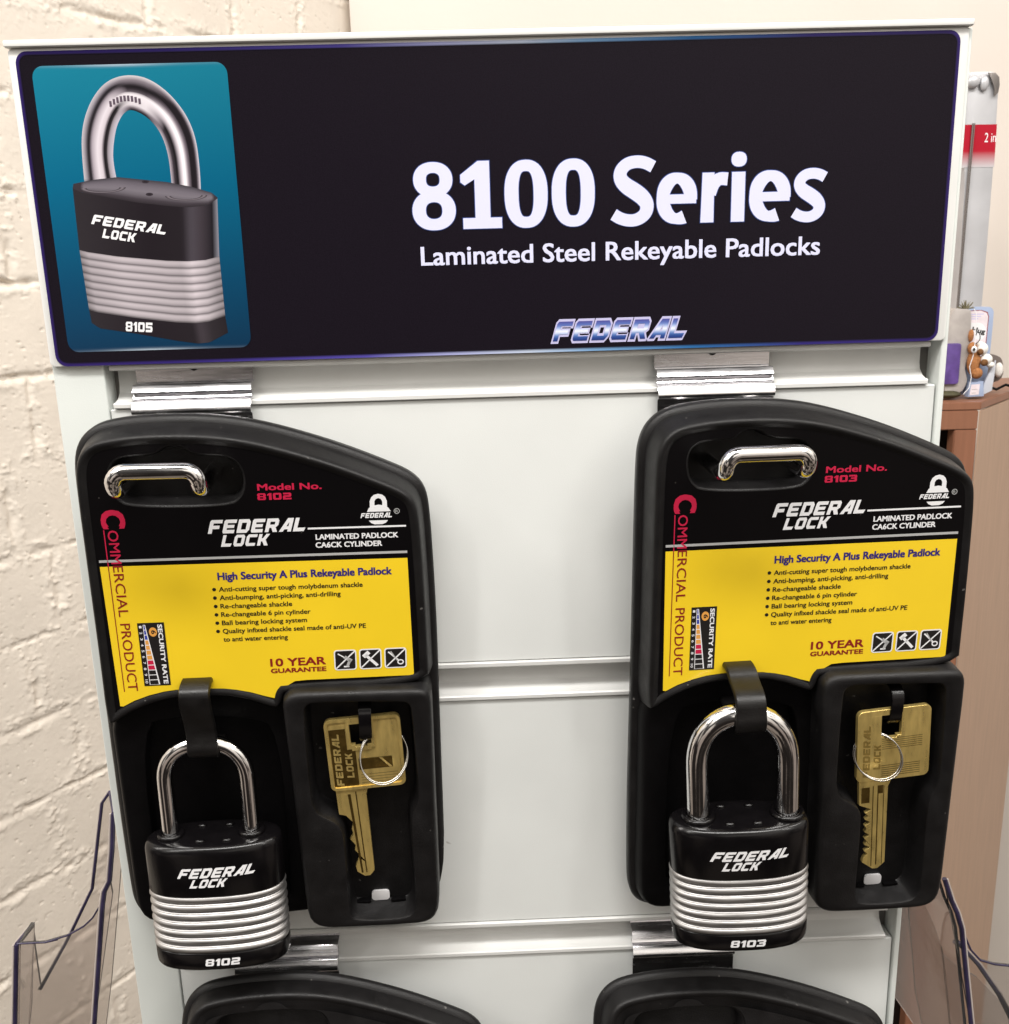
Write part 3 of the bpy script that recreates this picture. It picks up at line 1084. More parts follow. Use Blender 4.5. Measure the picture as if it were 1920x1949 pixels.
def package_shell(face, lower=True, depth=13.0, thin=18.0):
    """front shell: draft walls, rounded rim, sunk face with the hanging slot as a tub"""
    f = chaikin(ccw(face), 2)
    sl = chaikin(SLOT, 2)
    k = depth / 13.0
    bm = loft([oring(f, 2.6, -depth), oring(f, 1.9, -8 * k), oring(f, .9, -2.2 * k), oring(f, .45, -.4), oring(f, -.1, .55), oring(f, -.8, .85), oring(f, -1.7, .7), oring(f, -2.6, .1), oring(f, -3.0, -.15)])
    inner = offset(f, -3.0)
    add_fill(bm, [inner, offset(sl, .9)], .15)
    d = 10.0
    bm = loft([oring(sl, .9, -.15), oring(sl, .3, -.5), oring(sl, 0, -1.2), oring(sl, -.8, -d)], bm=bm)
    add_fill(bm, [offset(sl, -.8)], d)
    bmesh.ops.remove_doubles(bm, verts=bm.verts, dist=1e-6)
    bmesh.ops.recalc_face_normals(bm, faces=bm.faces)
    return bm_mesh(bm, 'front_shell')


def package_flange(depth, thin):
    f = chaikin(BACK, 2)
    bm = loft([oring(f, 2.0, -depth + 1.5), oring(f, 4.2, -depth + .4), oring(f, 4.9, -depth - .6), oring(f, 4.9, -thin + 1), oring(f, 4.2, -thin), oring(f, 2.0, -thin)], cap1=True)
    add_fill(bm, [offset(f, 2.0)], depth - 1.5)
    bmesh.ops.remove_doubles(bm, verts=bm.verts, dist=1e-6)
    return bm_mesh(bm, 'back_flange')


def cradle():
    c = ccw([(-4.7, -62), (-4.5, -120), (-4.3, -160), (-3.2, -167.5), (0.6, -171.6), (7, -172.6), (66, -172.0), (72, -170), (72, -60), (40, -54), (10, -56)])
    f = chaikin(c, 1)
    bm = loft([oring(f, 2.4, -13), oring(f, 1.4, -8), oring(f, .2, -5.6), oring(f, -.7, -5.0), oring(f, -1.6, -4.9)])
    hole = chaikin(ccw([(4.5, -74), (4.5, -160), (9, -164), (60, -164), (63, -160), (63, -78), (50, -72), (20, -70)]), 2)
    add_fill(bm, [offset(f, -1.6), hole], 4.9)
    bm = loft([oring(hole, 0, -4.9), oring(hole, -.8, -5.4), oring(hole, -1.6, -10.5)], bm=bm)
    add_fill(bm, [offset(hole, -1.6)], 10.5)
    bmesh.ops.remove_doubles(bm, verts=bm.verts, dist=1e-6)
    return bm_mesh(bm, 'lock_cradle')


def key_tray():
    b = chaikin(BOX, 1)
    r = chaikin(REC, 2)
    bm = loft([oring(b, 1.6, -13), oring(b, 1.3, -1), oring(b, .9, 4.2), oring(b, .5, 5.6), oring(b, -.3, 6.4), oring(b, -1.2, 6.7), oring(b, -2, 6.7)])
    add_fill(bm, [offset(b, -2), offset(r, 1.0)], -6.7)
    bm = loft([oring(r, 1.0, 6.7), oring(r, .35, 6.4), oring(r, 0, 5.6), oring(r, -.7, -5), oring(r, -1.4, -6)], bm=bm)
    add_fill(bm, [offset(r, -1.4)], 6)
    bmesh.ops.remove_doubles(bm, verts=bm.verts, dist=1e-6)
    return bm_mesh(bm, 'key_tray')


ME = dict(shell=package_shell(FACE), flange=package_flange(13, 18), cradle=cradle(), tray=key_tray())
# small tray details
bm = prism(rrect(97.2, -168.6, 105.2, -163.4, 1.6), -5.9, -4.9, .2)
ME['tab'] = bm_mesh(bm, 'tab')
bm = bmesh.new()
box(bm, 90.6, 96.8, 3.2, 5.9, -168.2, -167.5)
box(bm, 105.8, 112.2, 3.2, 5.9, -168.2, -167.5)
ME['ledge'] = bm_mesh(bm, 'ledge')


def hook_mesh():
    """small black hook that carries the key: a strap bent over and down"""
    path = [(98.2, -4.5, -65.2), (98.2, -1.5, -65.4), (98.2, 1.5, -66.0), (98.2, 3.8, -67.6), (98.2, 4.6, -70.0), (98.2, 4.4, -75.0), (98.2, 3.6, -79.5), (98.2, 1.6, -82.2), (98.2, -1.2, -82.8)]
    w, t = 2.6, .55
    bm = bmesh.new()
    R = []
    for i, p in enumerate(path):
        a = Vector(path[max(0, i - 1)])
        b = Vector(path[min(len(path) - 1, i + 1)])
        tn = (b - a).normalized()
        nm = Vector((0, tn.z, -tn.y))
        P_ = Vector((p[0], -p[1], p[2]))
        tn2 = Vector((0, -tn.y, tn.z))
        nm = Vector((0, tn2.z, -tn2.y))
        R.append([bm.verts.new((P_ + Vector((x, 0, 0)) + nm * s) * MM) for x, s in ((-w, -t), (w, -t), (w, t), (-w, t))])
    for a, b in zip(R, R[1:]):
        for i in range(4):
            bm.faces.new((a[i], a[(i + 1) % 4], b[(i + 1) % 4], b[i]))
    bm.faces.new(R[0])
    bm.faces.new(list(reversed(R[-1])))
    bmesh.ops.recalc_face_normals(bm, faces=bm.faces)
    bmesh.ops.bevel(bm, geom=list(bm.edges), offset=.2 * MM, segments=2, affect='EDGES')
    return bm_mesh(bm, 'key_hook')


ME['hook'] = hook_mesh()


def make_label(parent, number):
    """the printed card: black sheet (part) with the yellow panel and lettering as sub-parts"""
    f = chaikin(ccw(FACE), 2)
    sl = chaikin(SLOT, 2)
    inner = offset(f, -3.25)
    fl = Flat(-.06)
    fl.poly([inner, offset(sl, 1.0)], M['labelblack'])
    lab = fl.build('printed_card', parent)
    y = Flat(.02)
    yel = [(0.0, -2.2), (117.5, -2.6), (118.8, -53.4), (118.2, -54.1), (75, -54.2), (70.5, -54.5), (67.6, -56.2), (66.0, -58.6), (65.0, -61.2), (63.8, -62.4), (58, -60.6), (52.5, -58.6), (47, -57.2), (42, -56.4), (30, -55.7), (24.6, -55.9), (18.6, -56.5),
           (12.6, -57.9), (6.6, -60.0), (2.0, -62.4), (0.8, -62.2)]
    y.poly([yel], M['yellow'])
    y.build('yellow_panel', lab)
    t = Flat(.10)
    t.rect(0, -.5, 117.5, .5, M['grey'])
    t.rect(79.4, 10.5, 117.3, 11.2, M['white'])
    t.block('FEDERAL', 41.5, 9.9, 38.2, 5.5, M['white'])
    t.block('LOCK', 46.0, 4.5, 19.0, 4.7, M['white'])
    t.text('LAMINATED PADLOCK', 82.2, 6.2, 32.0, 2.25, M['white'], bold=.035)
    t.text('CA6CK CYLINDER', 82.0, 2.9, 25.8, 2.25, M['white'], bold=.035)
    # lock emblem with the name across it
    sh = [(103.6, 17.6), (103.6, 21.2), (104.2, 22.8), (105.3, 23.8), (106.9, 24.2), (108.5, 23.8), (109.6, 22.8), (110.2, 21.2), (110.2, 17.6), (108.4, 17.6), (108.4, 21.2), (107.9, 22.1), (106.9, 22.5), (105.9, 22.1), (105.4, 21.2), (105.4, 17.6)]
    t.poly([sh], M['white'])
    t.poly([[(102.4, 17.0), (111.6, 17.0), (110.6, 18.6), (108.8, 19.5), (106.9, 19.8), (105.0, 19.5), (103.2, 18.6)]], M['white'], dn=.04)
    t.block('FEDERAL', 99.8, 14.5, 12.6, 2.0, M['white'])
    t.poly([[(103.0, 13.4), (110.4, 13.4), (109.6, 12.4), (108.2, 11.8), (105.2, 11.8), (103.8, 12.4)]], M['white'])
    ring = [(113.9 + 1.15 * math.cos(a), 17.0 + 1.15 * math.sin(a)) for a in np.linspace(0, 2 * math.pi, 20)[:-1]]
    t.poly([ring, offset(ccw(ring), -.25)], M['grey'])
    t.text('R', 113.35, 16.4, 1.1, 1.2, M['grey'])
    # model number
    t.text('Model No.', 61.4, 26.8, 24.2, 2.6, M['crimson'], bold=.04)
    t.block(number, 61.2, 22.9, 12.8, 2.7, M['crimson'], shear=0)
    # vertical words
    t.text('C', 3.0, 20.6, 7.6, 8.6, M['crimson'], bold=.045, rot=-90)
    t.text('OMM', 4.5, 12.4, 13.6, 4.0, M['crimson'], bold=.01, rot=-90)
    t.text('ERCIAL', 4.8, -1.9, 21.4, 3.9, M['dred'], bold=.004, rot=-90)
    t.text('PRODUCT', 4.8, -26.2, 29.4, 3.9, M['dred'], bold=.004, rot=-90)
    t.rect(3.0, -2.3, 3.4, 12.6, M['crimson'])
    t.rect(3.0, -55.8, 3.35, -2.3, M['dred'])
    # selling points
    t.text('High Security A Plus Rekeyable Padlock', 43.6, -9.2, 67.6, 3.2, M['navy'], bold=.038)
    lines = [('Anti-cutting super tough molybdenum shackle', 55.8), ('Anti-bumping, anti-picking, anti-drilling', 47.0), ('Re-changeable shackle', 27.8), ('Re-changeable 6 pin cylinder', 34.8), ('Ball bearing locking system', 33.2), ('Quality infixed shackle seal made of anti-UV PE', 56.4), ('to anti water entering', 25.2)]
    for i, (s, w) in enumerate(lines):
        z = -14.1 - 3.58 * i
        t.text(s, 43.7, z, w, 2.05, M['black'], bold=.022)
        if i < 6:
            t.poly([[(41.9 + .75 * math.cos(a), z + .95 + .75 * math.sin(a)) for a in np.linspace(0, 2 * math.pi, 12)[:-1]]], M['black'])
    t.text('10 YEAR', 61.2, -47.4, 22.2, 3.5, M['dred'], bold=.035)
    t.text('GUARANTEE', 61.2, -50.4, 22.2, 2.0, M['dred'], bold=.05)
    # three no-tool signs
    for i in range(3):
        u = 86.7 + i * 10.15
        w0 = -50.5
        t.poly([rrect(u, w0, u + 9.0, w0 + 9.1, 1.2, 4)], M['white'])
        t.poly([rrect(u + .5, w0 + .5, u + 8.5, w0 + 8.6, .9, 4)], M['black'], dn=.03)

        def bar(x0, y0, x1, y1, h, mt=M['white']):
            d = Vector((x1 - x0, y1 - y0)).normalized() * h
            t.poly([[(u + x0 - d.y, w0 + y0 + d.x), (u + x0 + d.y, w0 + y0 - d.x), (u + x1 + d.y, w0 + y1 - d.x), (u + x1 - d.y, w0 + y1 + d.x)]], mt, dn=.06)
        bar(.8, .9, 8.3, 8.3, .28)
        if i == 0:
            bar(1.6, 7.4, 4.6, 5.4, .25)
            bar(4.2, 5.9, 7.0, 4.0, .75, M['grey'])
            bar(6.4, 4.6, 5.2, 1.6, .55, M['grey'])
            bar(3.8, 1.6, 6.0, 1.6, .3)
        elif i == 1:
            bar(2.6, 6.4, 7.3, 1.5, .6)
            bar(1.7, 5.6, 4.0, 7.7, .85)
        else:
            bar(1.6, 7.4, 5.6, 3.6, .32)
            bar(2.6, 7.6, 5.2, 3.4, .25, M['grey'])
            rg = [(6.5 + 1.35 * math.cos(a) + u, 2.7 + 1.2 * math.sin(a) + w0) for a in np.linspace(0, 2 * math.pi, 16)[:-1]]
            t.poly([rg, offset(ccw(rg), -.5)], M['white'], dn=.06)
    # security rating strip
    t.rect(11.2, -53.7, 21.5, -26.2, M['black'])
    t.text('SECURITY RATE', 18.9, -27.0, 26.0, 1.75, M['white'], bold=.045, rot=-90, dn=.03)
    t.poly([[(16.9 + 1.55 * math.cos(a), -30.2 + 2.0 * math.sin(a)) for a in np.linspace(0, 2 * math.pi, 20)[:-1]]], M['orange'], dn=.03)
    t.text('6', 16.3, -29.4, 1.7, 1.7, M['black'], bold=.03, rot=-90, dn=.06)
    segc = ['blue'] * 3 + ['orange'] * 4 + ['crimson'] * 2 + ['black'] * 3
    n_ = len(segc)
    tri = lambda q: (13.5, 14.1 + 3.0 * q)
    t.poly([[(13.3, -27.0), (14.2, -27.0), (17.4, -53.2), (13.3, -53.2)]], M['white'], dn=.03)
    for i, c in enumerate(segc):
        a, b = (i + .08) / n_, (i + .92) / n_
        za, zb = -27.0 - 26.2 * a, -27.0 - 26.2 * b
        t.poly([[(13.55, za), (13.9 + 3.0 * a, za), (13.9 + 3.0 * b, zb), (13.55, zb)]], M[c], dn=.06)
    for i in range(10):
        t.text('%d' % (i + 1), 11.8, -27.4 - 2.6 * i, 1.0 if i < 9 else 1.7, 1.0, M['white'], bold=.02, rot=-90, dn=.03)
    t.build('lettering', lab)
    return lab


PACKS = []
POSES = [pose((0.07201902, 0.02593703, 0.07482302), (0.02251880, -0.03339633, -0.05645933)),
         pose((0.06586106, 0.00435966, 0.05534592), (0.24020413, -0.03500003, -0.05755968))]
for me_, m_ in (('shell', 'plastic'), ('flange', 'plastic'), ('cradle', 'deep'), ('tray', 'plastic'), ('tab', 'tab'), ('ledge', 'deep'), ('hook', 'enamel')):
    smooth(ME[me_], 40)
    ME[me_].materials.append(M[m_])


def part(name, me, parent):
    o = bpy.data.objects.new(name, me)
    COL.objects.link(o)
    o.parent = parent
    return o


GP = 'black padlock packages hanging on the stand'
for i, (mw, num, lab) in enumerate(zip(POSES, ('8102', '8103'), (
        'black and yellow padlock package numbered 8102 hanging below the sign',
        'black and yellow padlock package numbered 8103 hanging below the sign'))):
    p = thing('padlock_package', lab, 'package', mw, GP)
    part('front_shell', ME['shell'], p)
    part('back_flange', ME['flange'], p)
    part('lock_cradle', ME['cradle'], p)
    tr = part('key_tray', ME['tray'], p)
    part('pale_tab', ME['tab'], tr)
    part('ledge', ME['ledge'], tr)
    part('key_hook', ME['hook'], tr)
    make_label(p, num)
    PACKS.append(p)

# the two packages below, only their tops in the photo
low_shell = package_shell(BACK, depth=9.0)
low_flange = package_flange(9.0, 12.0)
for q in (low_shell, low_flange):
    smooth(q, 40)
    q.materials.append(M['plastic'])
LOWP = [(pose((0.07201902 - 0.285, 0.02593703, 0.07482302), (0.0376, -0.041, -0.3043)), 'lower left black package with only its arched top in view', 1),
        (pose((0.06586106 - 0.249, 0.00435966, 0.05534592), (0.2215, -0.041, -0.3114)), 'lower right black package with only its arched top in view', 0)]
for mw, lab, _ in LOWP:
    p = thing('padlock_package', lab, 'package', mw, GP)
    part('front_shell', low_shell, p)
    part('back_flange', low_flange, p)
    cf = Flat(-.05)
    ff = chaikin(BACK, 2)
    cf.poly([offset(ff, -6.2), offset(chaikin(SLOT, 2), 1.4)], M['plastic'], dn=.9)
    cf.build('raised_face', p)
    PACKS.append(p)

# ================================================================== HOOKS with back plates
bracket_prof = [(5.6, 14.5), (5.6, 7.4), (4.6, 6.9), (0.6, 6.9), (0.0, 6.6), (-1.7, 4.2), (-1.5, 3.7), (0.4, 3.4), (-0.4, 2.5), (-1.0, 1.5), (-0.6, 1.2), (0.0, 1.0), (-2.2, .9), (-2.8, .5), (-4.6, -2.4), (-4.9, -3.4), (-4.4, -4.4), (-3.2, -5.0), (-2.4, -5.2), (-2.2, -12.0), (-2.2, -24.0)]


def bracket_mesh(x0, x1, z):
    bm = bmesh.new()
    t = 1.1
    pr = [(a, b + z) for a, b in bracket_prof]
    A = [bm.verts.new((x0 * MM, p[0] * MM, p[1] * MM)) for p in pr]
    B = [bm.verts.new((x1 * MM, p[0] * MM, p[1] * MM)) for p in pr]
    fs_ = [bm.faces.new((A[i], B[i], B[i + 1], A[i + 1])) for i in range(len(pr) - 1)]
    bmesh.ops.recalc_face_normals(bm, faces=bm.faces)
    bmesh.ops.solidify(bm, geom=fs_, thickness=t * MM * .6)
    bmesh.ops.recalc_face_normals(bm, faces=bm.faces)
    return bm_mesh(bm, 'back_plate')


GH = 'metal slat hooks carrying the packages'
HOOKS = [(31.2, 78.6, 0, 0, 30.0, 'shiny metal hook in the groove under the sign holding the 8102 package', 15.4, 44.6),
         (242.4, 289.8, 0, 1, 30.0, 'shiny metal hook in the groove under the sign holding the 8103 package', 15.4, 45.4),
         (48.0, 95.6, -262.0, 2, 30.0, 'dark reflecting hook at the base of the padlock numbered 8102', 15.4, 44.6),
         (233.4, 281.0, -262.0, 3, 30.0, 'dark reflecting hook at the base of the padlock numbered 8103', 15.4, 44.6)]
for x0, x1, z, pi_, uc, lab, ua, ub in HOOKS:
    h = thing('display_hook', lab, 'hook', Matrix.Translation(((x0 + x1) / 2 * MM, 0, z * MM)), GH)
    ih = Matrix.Translation((-(x0 + x1) / 2 * MM, 0, -z * MM))
    pl_ = obj('back_plate', bracket_mesh(x0, x1, z), M['bracket'], h, ih, deg=50)
    if z == 0:
        bm = prism([((x0 + x1) / 2 + 1.6 * math.cos(a), 13.2 + z + 1.6 * math.sin(a)) for a in np.linspace(0, 2 * math.pi, 20)[:-1]], -5.4, -4.7)
        obj('screw_hole', bm_mesh(bm, 'screw_hole'), M['black'], pl_)
    # the wire loop: back to the plate, out through the slot, up, across
    mw = (POSES + [q[0] for q in LOWP])[pi_]

    def loc(u, n, w):
        return mw @ Vector((u * MM, -n * MM, w * MM))
    zz = 33.4
    side = []
    bend = []
    for k in range(7):
        a = math.pi / 2 * k / 6
        bend.append((17.5 + 4.5 * math.sin(a), zz + 4.5 * (1 - math.cos(a))))
    left = [(ua, -12, zz)] + [(ua, n, w) for n, w in bend]
    topz = 41.2
    n_t = 22.0
    cl = []
    for k in range(1, 7):
        a = math.pi / 2 * k / 6
        cl.append((ua + 4.6 * (1 - math.cos(a)), n_t + .3, topz - 4.4 + 4.4 * math.sin(a)))
    half = left + cl
    other = [(ua + ub - u, n, w) for u, n, w in reversed(half)]
    pts = [loc(*p) for p in half + other]
    s_ = pts[0].copy()
    e_ = pts[-1].copy()
    s_.y, e_.y = -0.003, -0.003
    path = [tuple(q * 1000) for q in [s_] + pts + [e_]]
    if z == 0:
        obj('wire_loop', bm_mesh(tube(path, 2.95, 24), 'wire_loop'), M['chrome'], h, ih, deg=60)


# ================================================================== PADLOCKS
def section2(Wd, T, inset, z, n=84):
    pts = []
    a, b = Wd / 2 - inset, T / 2 - inset
    for i in range(n):
        t = 2 * math.pi * i / n
        c, s = math.cos(t), math.sin(t)
        e = 2 / 3.1
        x = a * math.copysign(abs(c) ** (2 / PE), c)
        y = b * math.copysign(abs(s) ** (2 / PE), s)
        pts.append((x, y, z))
    return pts


def lathe_sections(prof, Wd, T, cap0=True, cap1=True):
    return loft([section2(Wd, T, i, z) for i, z in prof], cap0, cap1)


PW, PT, PE = 56.3, 24.4, 2.5


def make_padlock(label, mw, number, sh):
    p = thing('padlock', label, 'padlock', mw, 'laminated padlocks on the packages')
    # laminated plates
    prof = []
    z0, z1, N = -49.4, -21.4, 7
    h = (z1 - z0) / N
    for k in range(N):
        for t in np.linspace(0, 1, 23):
            if t < .76:                                  # lower, rounded edge of the plate
                u_ = t / .76
                ins = 1.9 * (1 - math.sin(math.pi * (.03 + .80 * u_)) ** .62)
            else:                                        # upper, slightly smaller edge
                u_ = (t - .76) / .24
                ins = .50 + 1.4 * (1 - math.sin(math.pi * (.22 + .75 * u_)) ** .8)
            prof.append((ins, z0 + h * (k + t)))
    obj('laminated_body', bm_mesh(lathe_sections(prof, PW + .4, PT + .4), 'laminated_body'), M['steel'], p, deg=55)
    top = [(.5, -22.2), (.15, -22.0), (0, -21.6), (0, -3.2), (.25, -1.8), (.9, -.6), (2.0, .1), (3.4, .35), (6, .4)]
    tc_ = obj('top_cover', bm_mesh(lathe_sections(top, PW, PT), 'top_cover'), M['enamel'], p, deg=50)
    bot = [(3.5, -58.4), (1.8, -58.1), (.7, -57.2), (.15, -56.0), (0, -54), (0, -49.8), (.3, -49.3), (.6, -49.0)]
    bc = obj('base_cover', bm_mesh(lathe_sections(bot, PW, PT), 'base_cover'), M['enamel'], p, deg=50)
    cx, hw, r, topz, zs = sh
    # collars and rivets on the top cover
    for sgn in (-1, 1):
        ring = [(cx + sgn * hw + (r + 1.0) * math.cos(a), (r + 1.0) * math.sin(a), .9) for a in np.linspace(0, 2 * math.pi, 28)[:-1]]
        obj('collar', bm_mesh(tube(ring, 1.3, 10, True), 'collar'), M['enamel'], tc_, deg=60)
    for x, y in ((-6.0, 6), (5.6, 6), (-4.2, -6.2), (6.8, -6.2)):
        bm = bmesh.new()
        ellipsoid(bm, (x, y, .5), (2.0, 1.5, 1.0), 14)
        obj('rivet', bm_mesh(bm, 'rivet'), M['enamel'], tc_, deg=80)
    # shackle
    path = [(cx - hw, 0, -2), (cx - hw, 0, 6), (cx - hw, 0, zs * .7)]
    for k in range(0, 25):
        a = math.pi - math.pi * k / 24
        c, s = math.cos(a), math.sin(a)
        path.append((cx + hw * math.copysign(abs(c) ** .88, c), 0, zs + (topz - r - zs) * abs(s) ** .88))
    path += [(cx + hw, 0, zs * .7), (cx + hw, 0, 6), (cx + hw, 0, -2)]
    obj('shackle', bm_mesh(tube(path, r, 28), 'shackle'), M['chrome'], p, deg=60)
    # printed words, laid on the curved front
    def front_y(x):
        a, b = PW / 2, PT / 2
        return -b * (1 - min(.999, abs(x / a)) ** PE) ** (1 / PE)
    t = Flat(0)
    t.block('FEDERAL', -13.4, -12.9, 32, 4.6, M['white'], shear=0, ex=(31.0, .2), ey=(2.3, 4.5))
    t.block('LOCK', -8.8, -17.4, 14, 4.0, M['white'], shear=0, ex=(14.2, .1), ey=(1.9, 3.9))
    t.V = [(x, front_y(x * 1000) * MM - .00012, z) for x, y, z in t.V]
    t.build('lettering', tc_)
    t = Flat(0)
    t.block(number, -5.6, -54.8, 14.4, 3.8, M['white'], shear=0, ex=(14.2, 0), ey=(.6, 3.4))
    t.V = [(x, front_y(x * 1000) * MM - .00012, z) for x, y, z in t.V]
    t.build('lettering', bc)
    return p


PLP = [pose((0.00161, 0.0094, 0.04189), (0.05254, -0.0271, -0.17849)), pose((0.06444, -0.04915, -0.06757), (0.26961, -0.04253, -0.17028))]
SH = [(-.8, 16.7, 3.35, 45.0, 25.0), (1.9, 17.9, 4.65, 50.8, 24.0)]
make_padlock('black and silver laminated padlock numbered 8102 with thin chrome shackle', PLP[0], '8102', SH[0])
make_padlock('black and silver laminated padlock numbered 8103 with thick chrome shackle', PLP[1], '8103', SH[1])

# straps that carry the padlocks: out of the card, over the shackle and back in
for i in range(2):
    inv_ = POSES[i].inverted()
    cx, hw, r, topz, zs = SH[i]

    def tp(x, y, z):
        q = inv_ @ (PLP[i] @ Vector((x * MM, y * MM, z * MM))) * 1000
        return q
    sx_ = (0.2, 4.4)[i]
    rr = r + 1.6
    zc = topz - r
    A = Vector((32.0, 0, -53.4)) if i == 0 else Vector((31.0, 0, -53.2))
    pts = [A + Vector((0, 5, .5)), A + Vector((0, -1.5, 1.3)), A + Vector((0, -6.0, .9)), A + Vector((0, -9.5, -1.8))]
    for a in (60, 30, 0, -25, -50, -75, -100):
        t = math.radians(a)
        pts.append(tp(sx_, -rr * math.cos(t) if a > -91 else rr * .3, zc + rr * math.sin(t)) if a <= 30 else tp(sx_, -rr * .75, zc + rr * 1.5))
    e = tp(sx_, rr + 2, zc - rr * .8)
    pts.append(e)
    e2 = e.copy()
    e2.y = 10
    pts.append(e2)
    # smooth the strip
    for _ in range(2):
        q = [pts[0]]
        for a, b in zip(pts, pts[1:]):
            q += [a.lerp(b, .25), a.lerp(b, .75)]
        q.append(pts[-1])
        pts = q
    bm = bmesh.new()
    R = []
    for k, q in enumerate(pts):
        a = pts[max(0, k - 1)]
        b = pts[min(len(pts) - 1, k + 1)]
        tn = (b - a).normalized()
        nm = Vector((0, -tn.z, tn.y)).normalized()
        w, t = 5.6, 1.3
        prof = [(-w, -t), (w, -t), (w + .5, -.4), (w + .5, .4), (w, t), (-w, t), (-w - .5, .4), (-w - .5, -.4)]
        R.append([bm.verts.new((q + Vector((x, 0, 0)) + nm * s) * MM) for x, s in prof])
    for a, b in zip(R, R[1:]):
        for k in range(8):
            bm.faces.new((a[k], a[(k + 1) % 8], b[(k + 1) % 8], b[k]))
    bm.faces.new(R[0])
    bm.faces.new(list(reversed(R[-1])))
    obj('strap', bm_mesh(bm, 'strap'), M['strap'], PACKS[i], deg=50)


# ================================================================== KEYS
def key_parts(kind):
    """local mm: bow top-left at (0,0); x right, z down negative, thickness 2.2 (y from -1.1 to 1.1)"""
    bow = rrect(0, -33.6, 31.4, 0, 2.6, 5)
    hole = ccw([(10.2, -2.6), (18.8, -2.6), (18.8, -12.6), (17.0, -12.6), (17.0, -13.6), (12.0, -13.6), (12.0, -12.6), (10.2, -12.6)])
    if kind == 0:
        teeth = [(1.6, -33.0), (1.8, -45.4), (4.6, -46.4), (7.4, -50.2), (6.4, -53.0), (6.8, -56.2), (5.2, -58.4), (7.2, -61.6), (6.6, -64), (8.4, -66.8), (7.4, -69.6), (6.2, -72.4), (6.6, -75.2), (9.6, -77.8), (12.0, -77.8), (14.0, -75.4), (14.2, -36.5), (15.4, -33.0)]
    else:
        teeth = [(1.2, -33.0), (1.6, -44.8), (3.0, -45.6)]
        zz = -46.0
        for d in (6.6, 5.6, 6.4, 5.0, 6.2, 5.2, 6.6, 5.6):
            teeth += [(d, zz - 1.3), (d, zz - 1.9), (4.3, zz - 3.2)]
            zz -= 3.2
        teeth += [(3.4, -74.0), (8.2, -78.0), (10.6, -78.0), (13.6, -75.2), (14.0, -36.8), (15.6, -33.0)]
    return bow, hole, ccw(teeth)


def solid2d(contours, y0, y1):
    """extruded 2-D fill with side walls"""
    bm = bmesh.new()
    add_fill(bm, contours, y0)
    add_fill(bm, contours, y1)
    for c in contours:
        c = ccw(c)
        a = [bm.verts.new((p[0] * MM, y0 * MM, p[1] * MM)) for p in c]
        b = [bm.verts.new((p[0] * MM, y1 * MM, p[1] * MM)) for p in c]
        for i in range(len(c)):
            j = (i + 1) % len(c)
            bm.faces.new((a[i], a[j], b[j], b[i]))
    bmesh.ops.remove_doubles(bm, verts=bm.verts, dist=1e-7)
    bmesh.ops.recalc_face_normals(bm, faces=bm.faces)
    return bm


def bevel_highlight(o, w=.32):
    md = o.modifiers.new('bevel', 'BEVEL')
    md.width = w * MM
    md.segments = 2
    md.limit_method = 'ANGLE'
    md.angle_limit = math.radians(50)


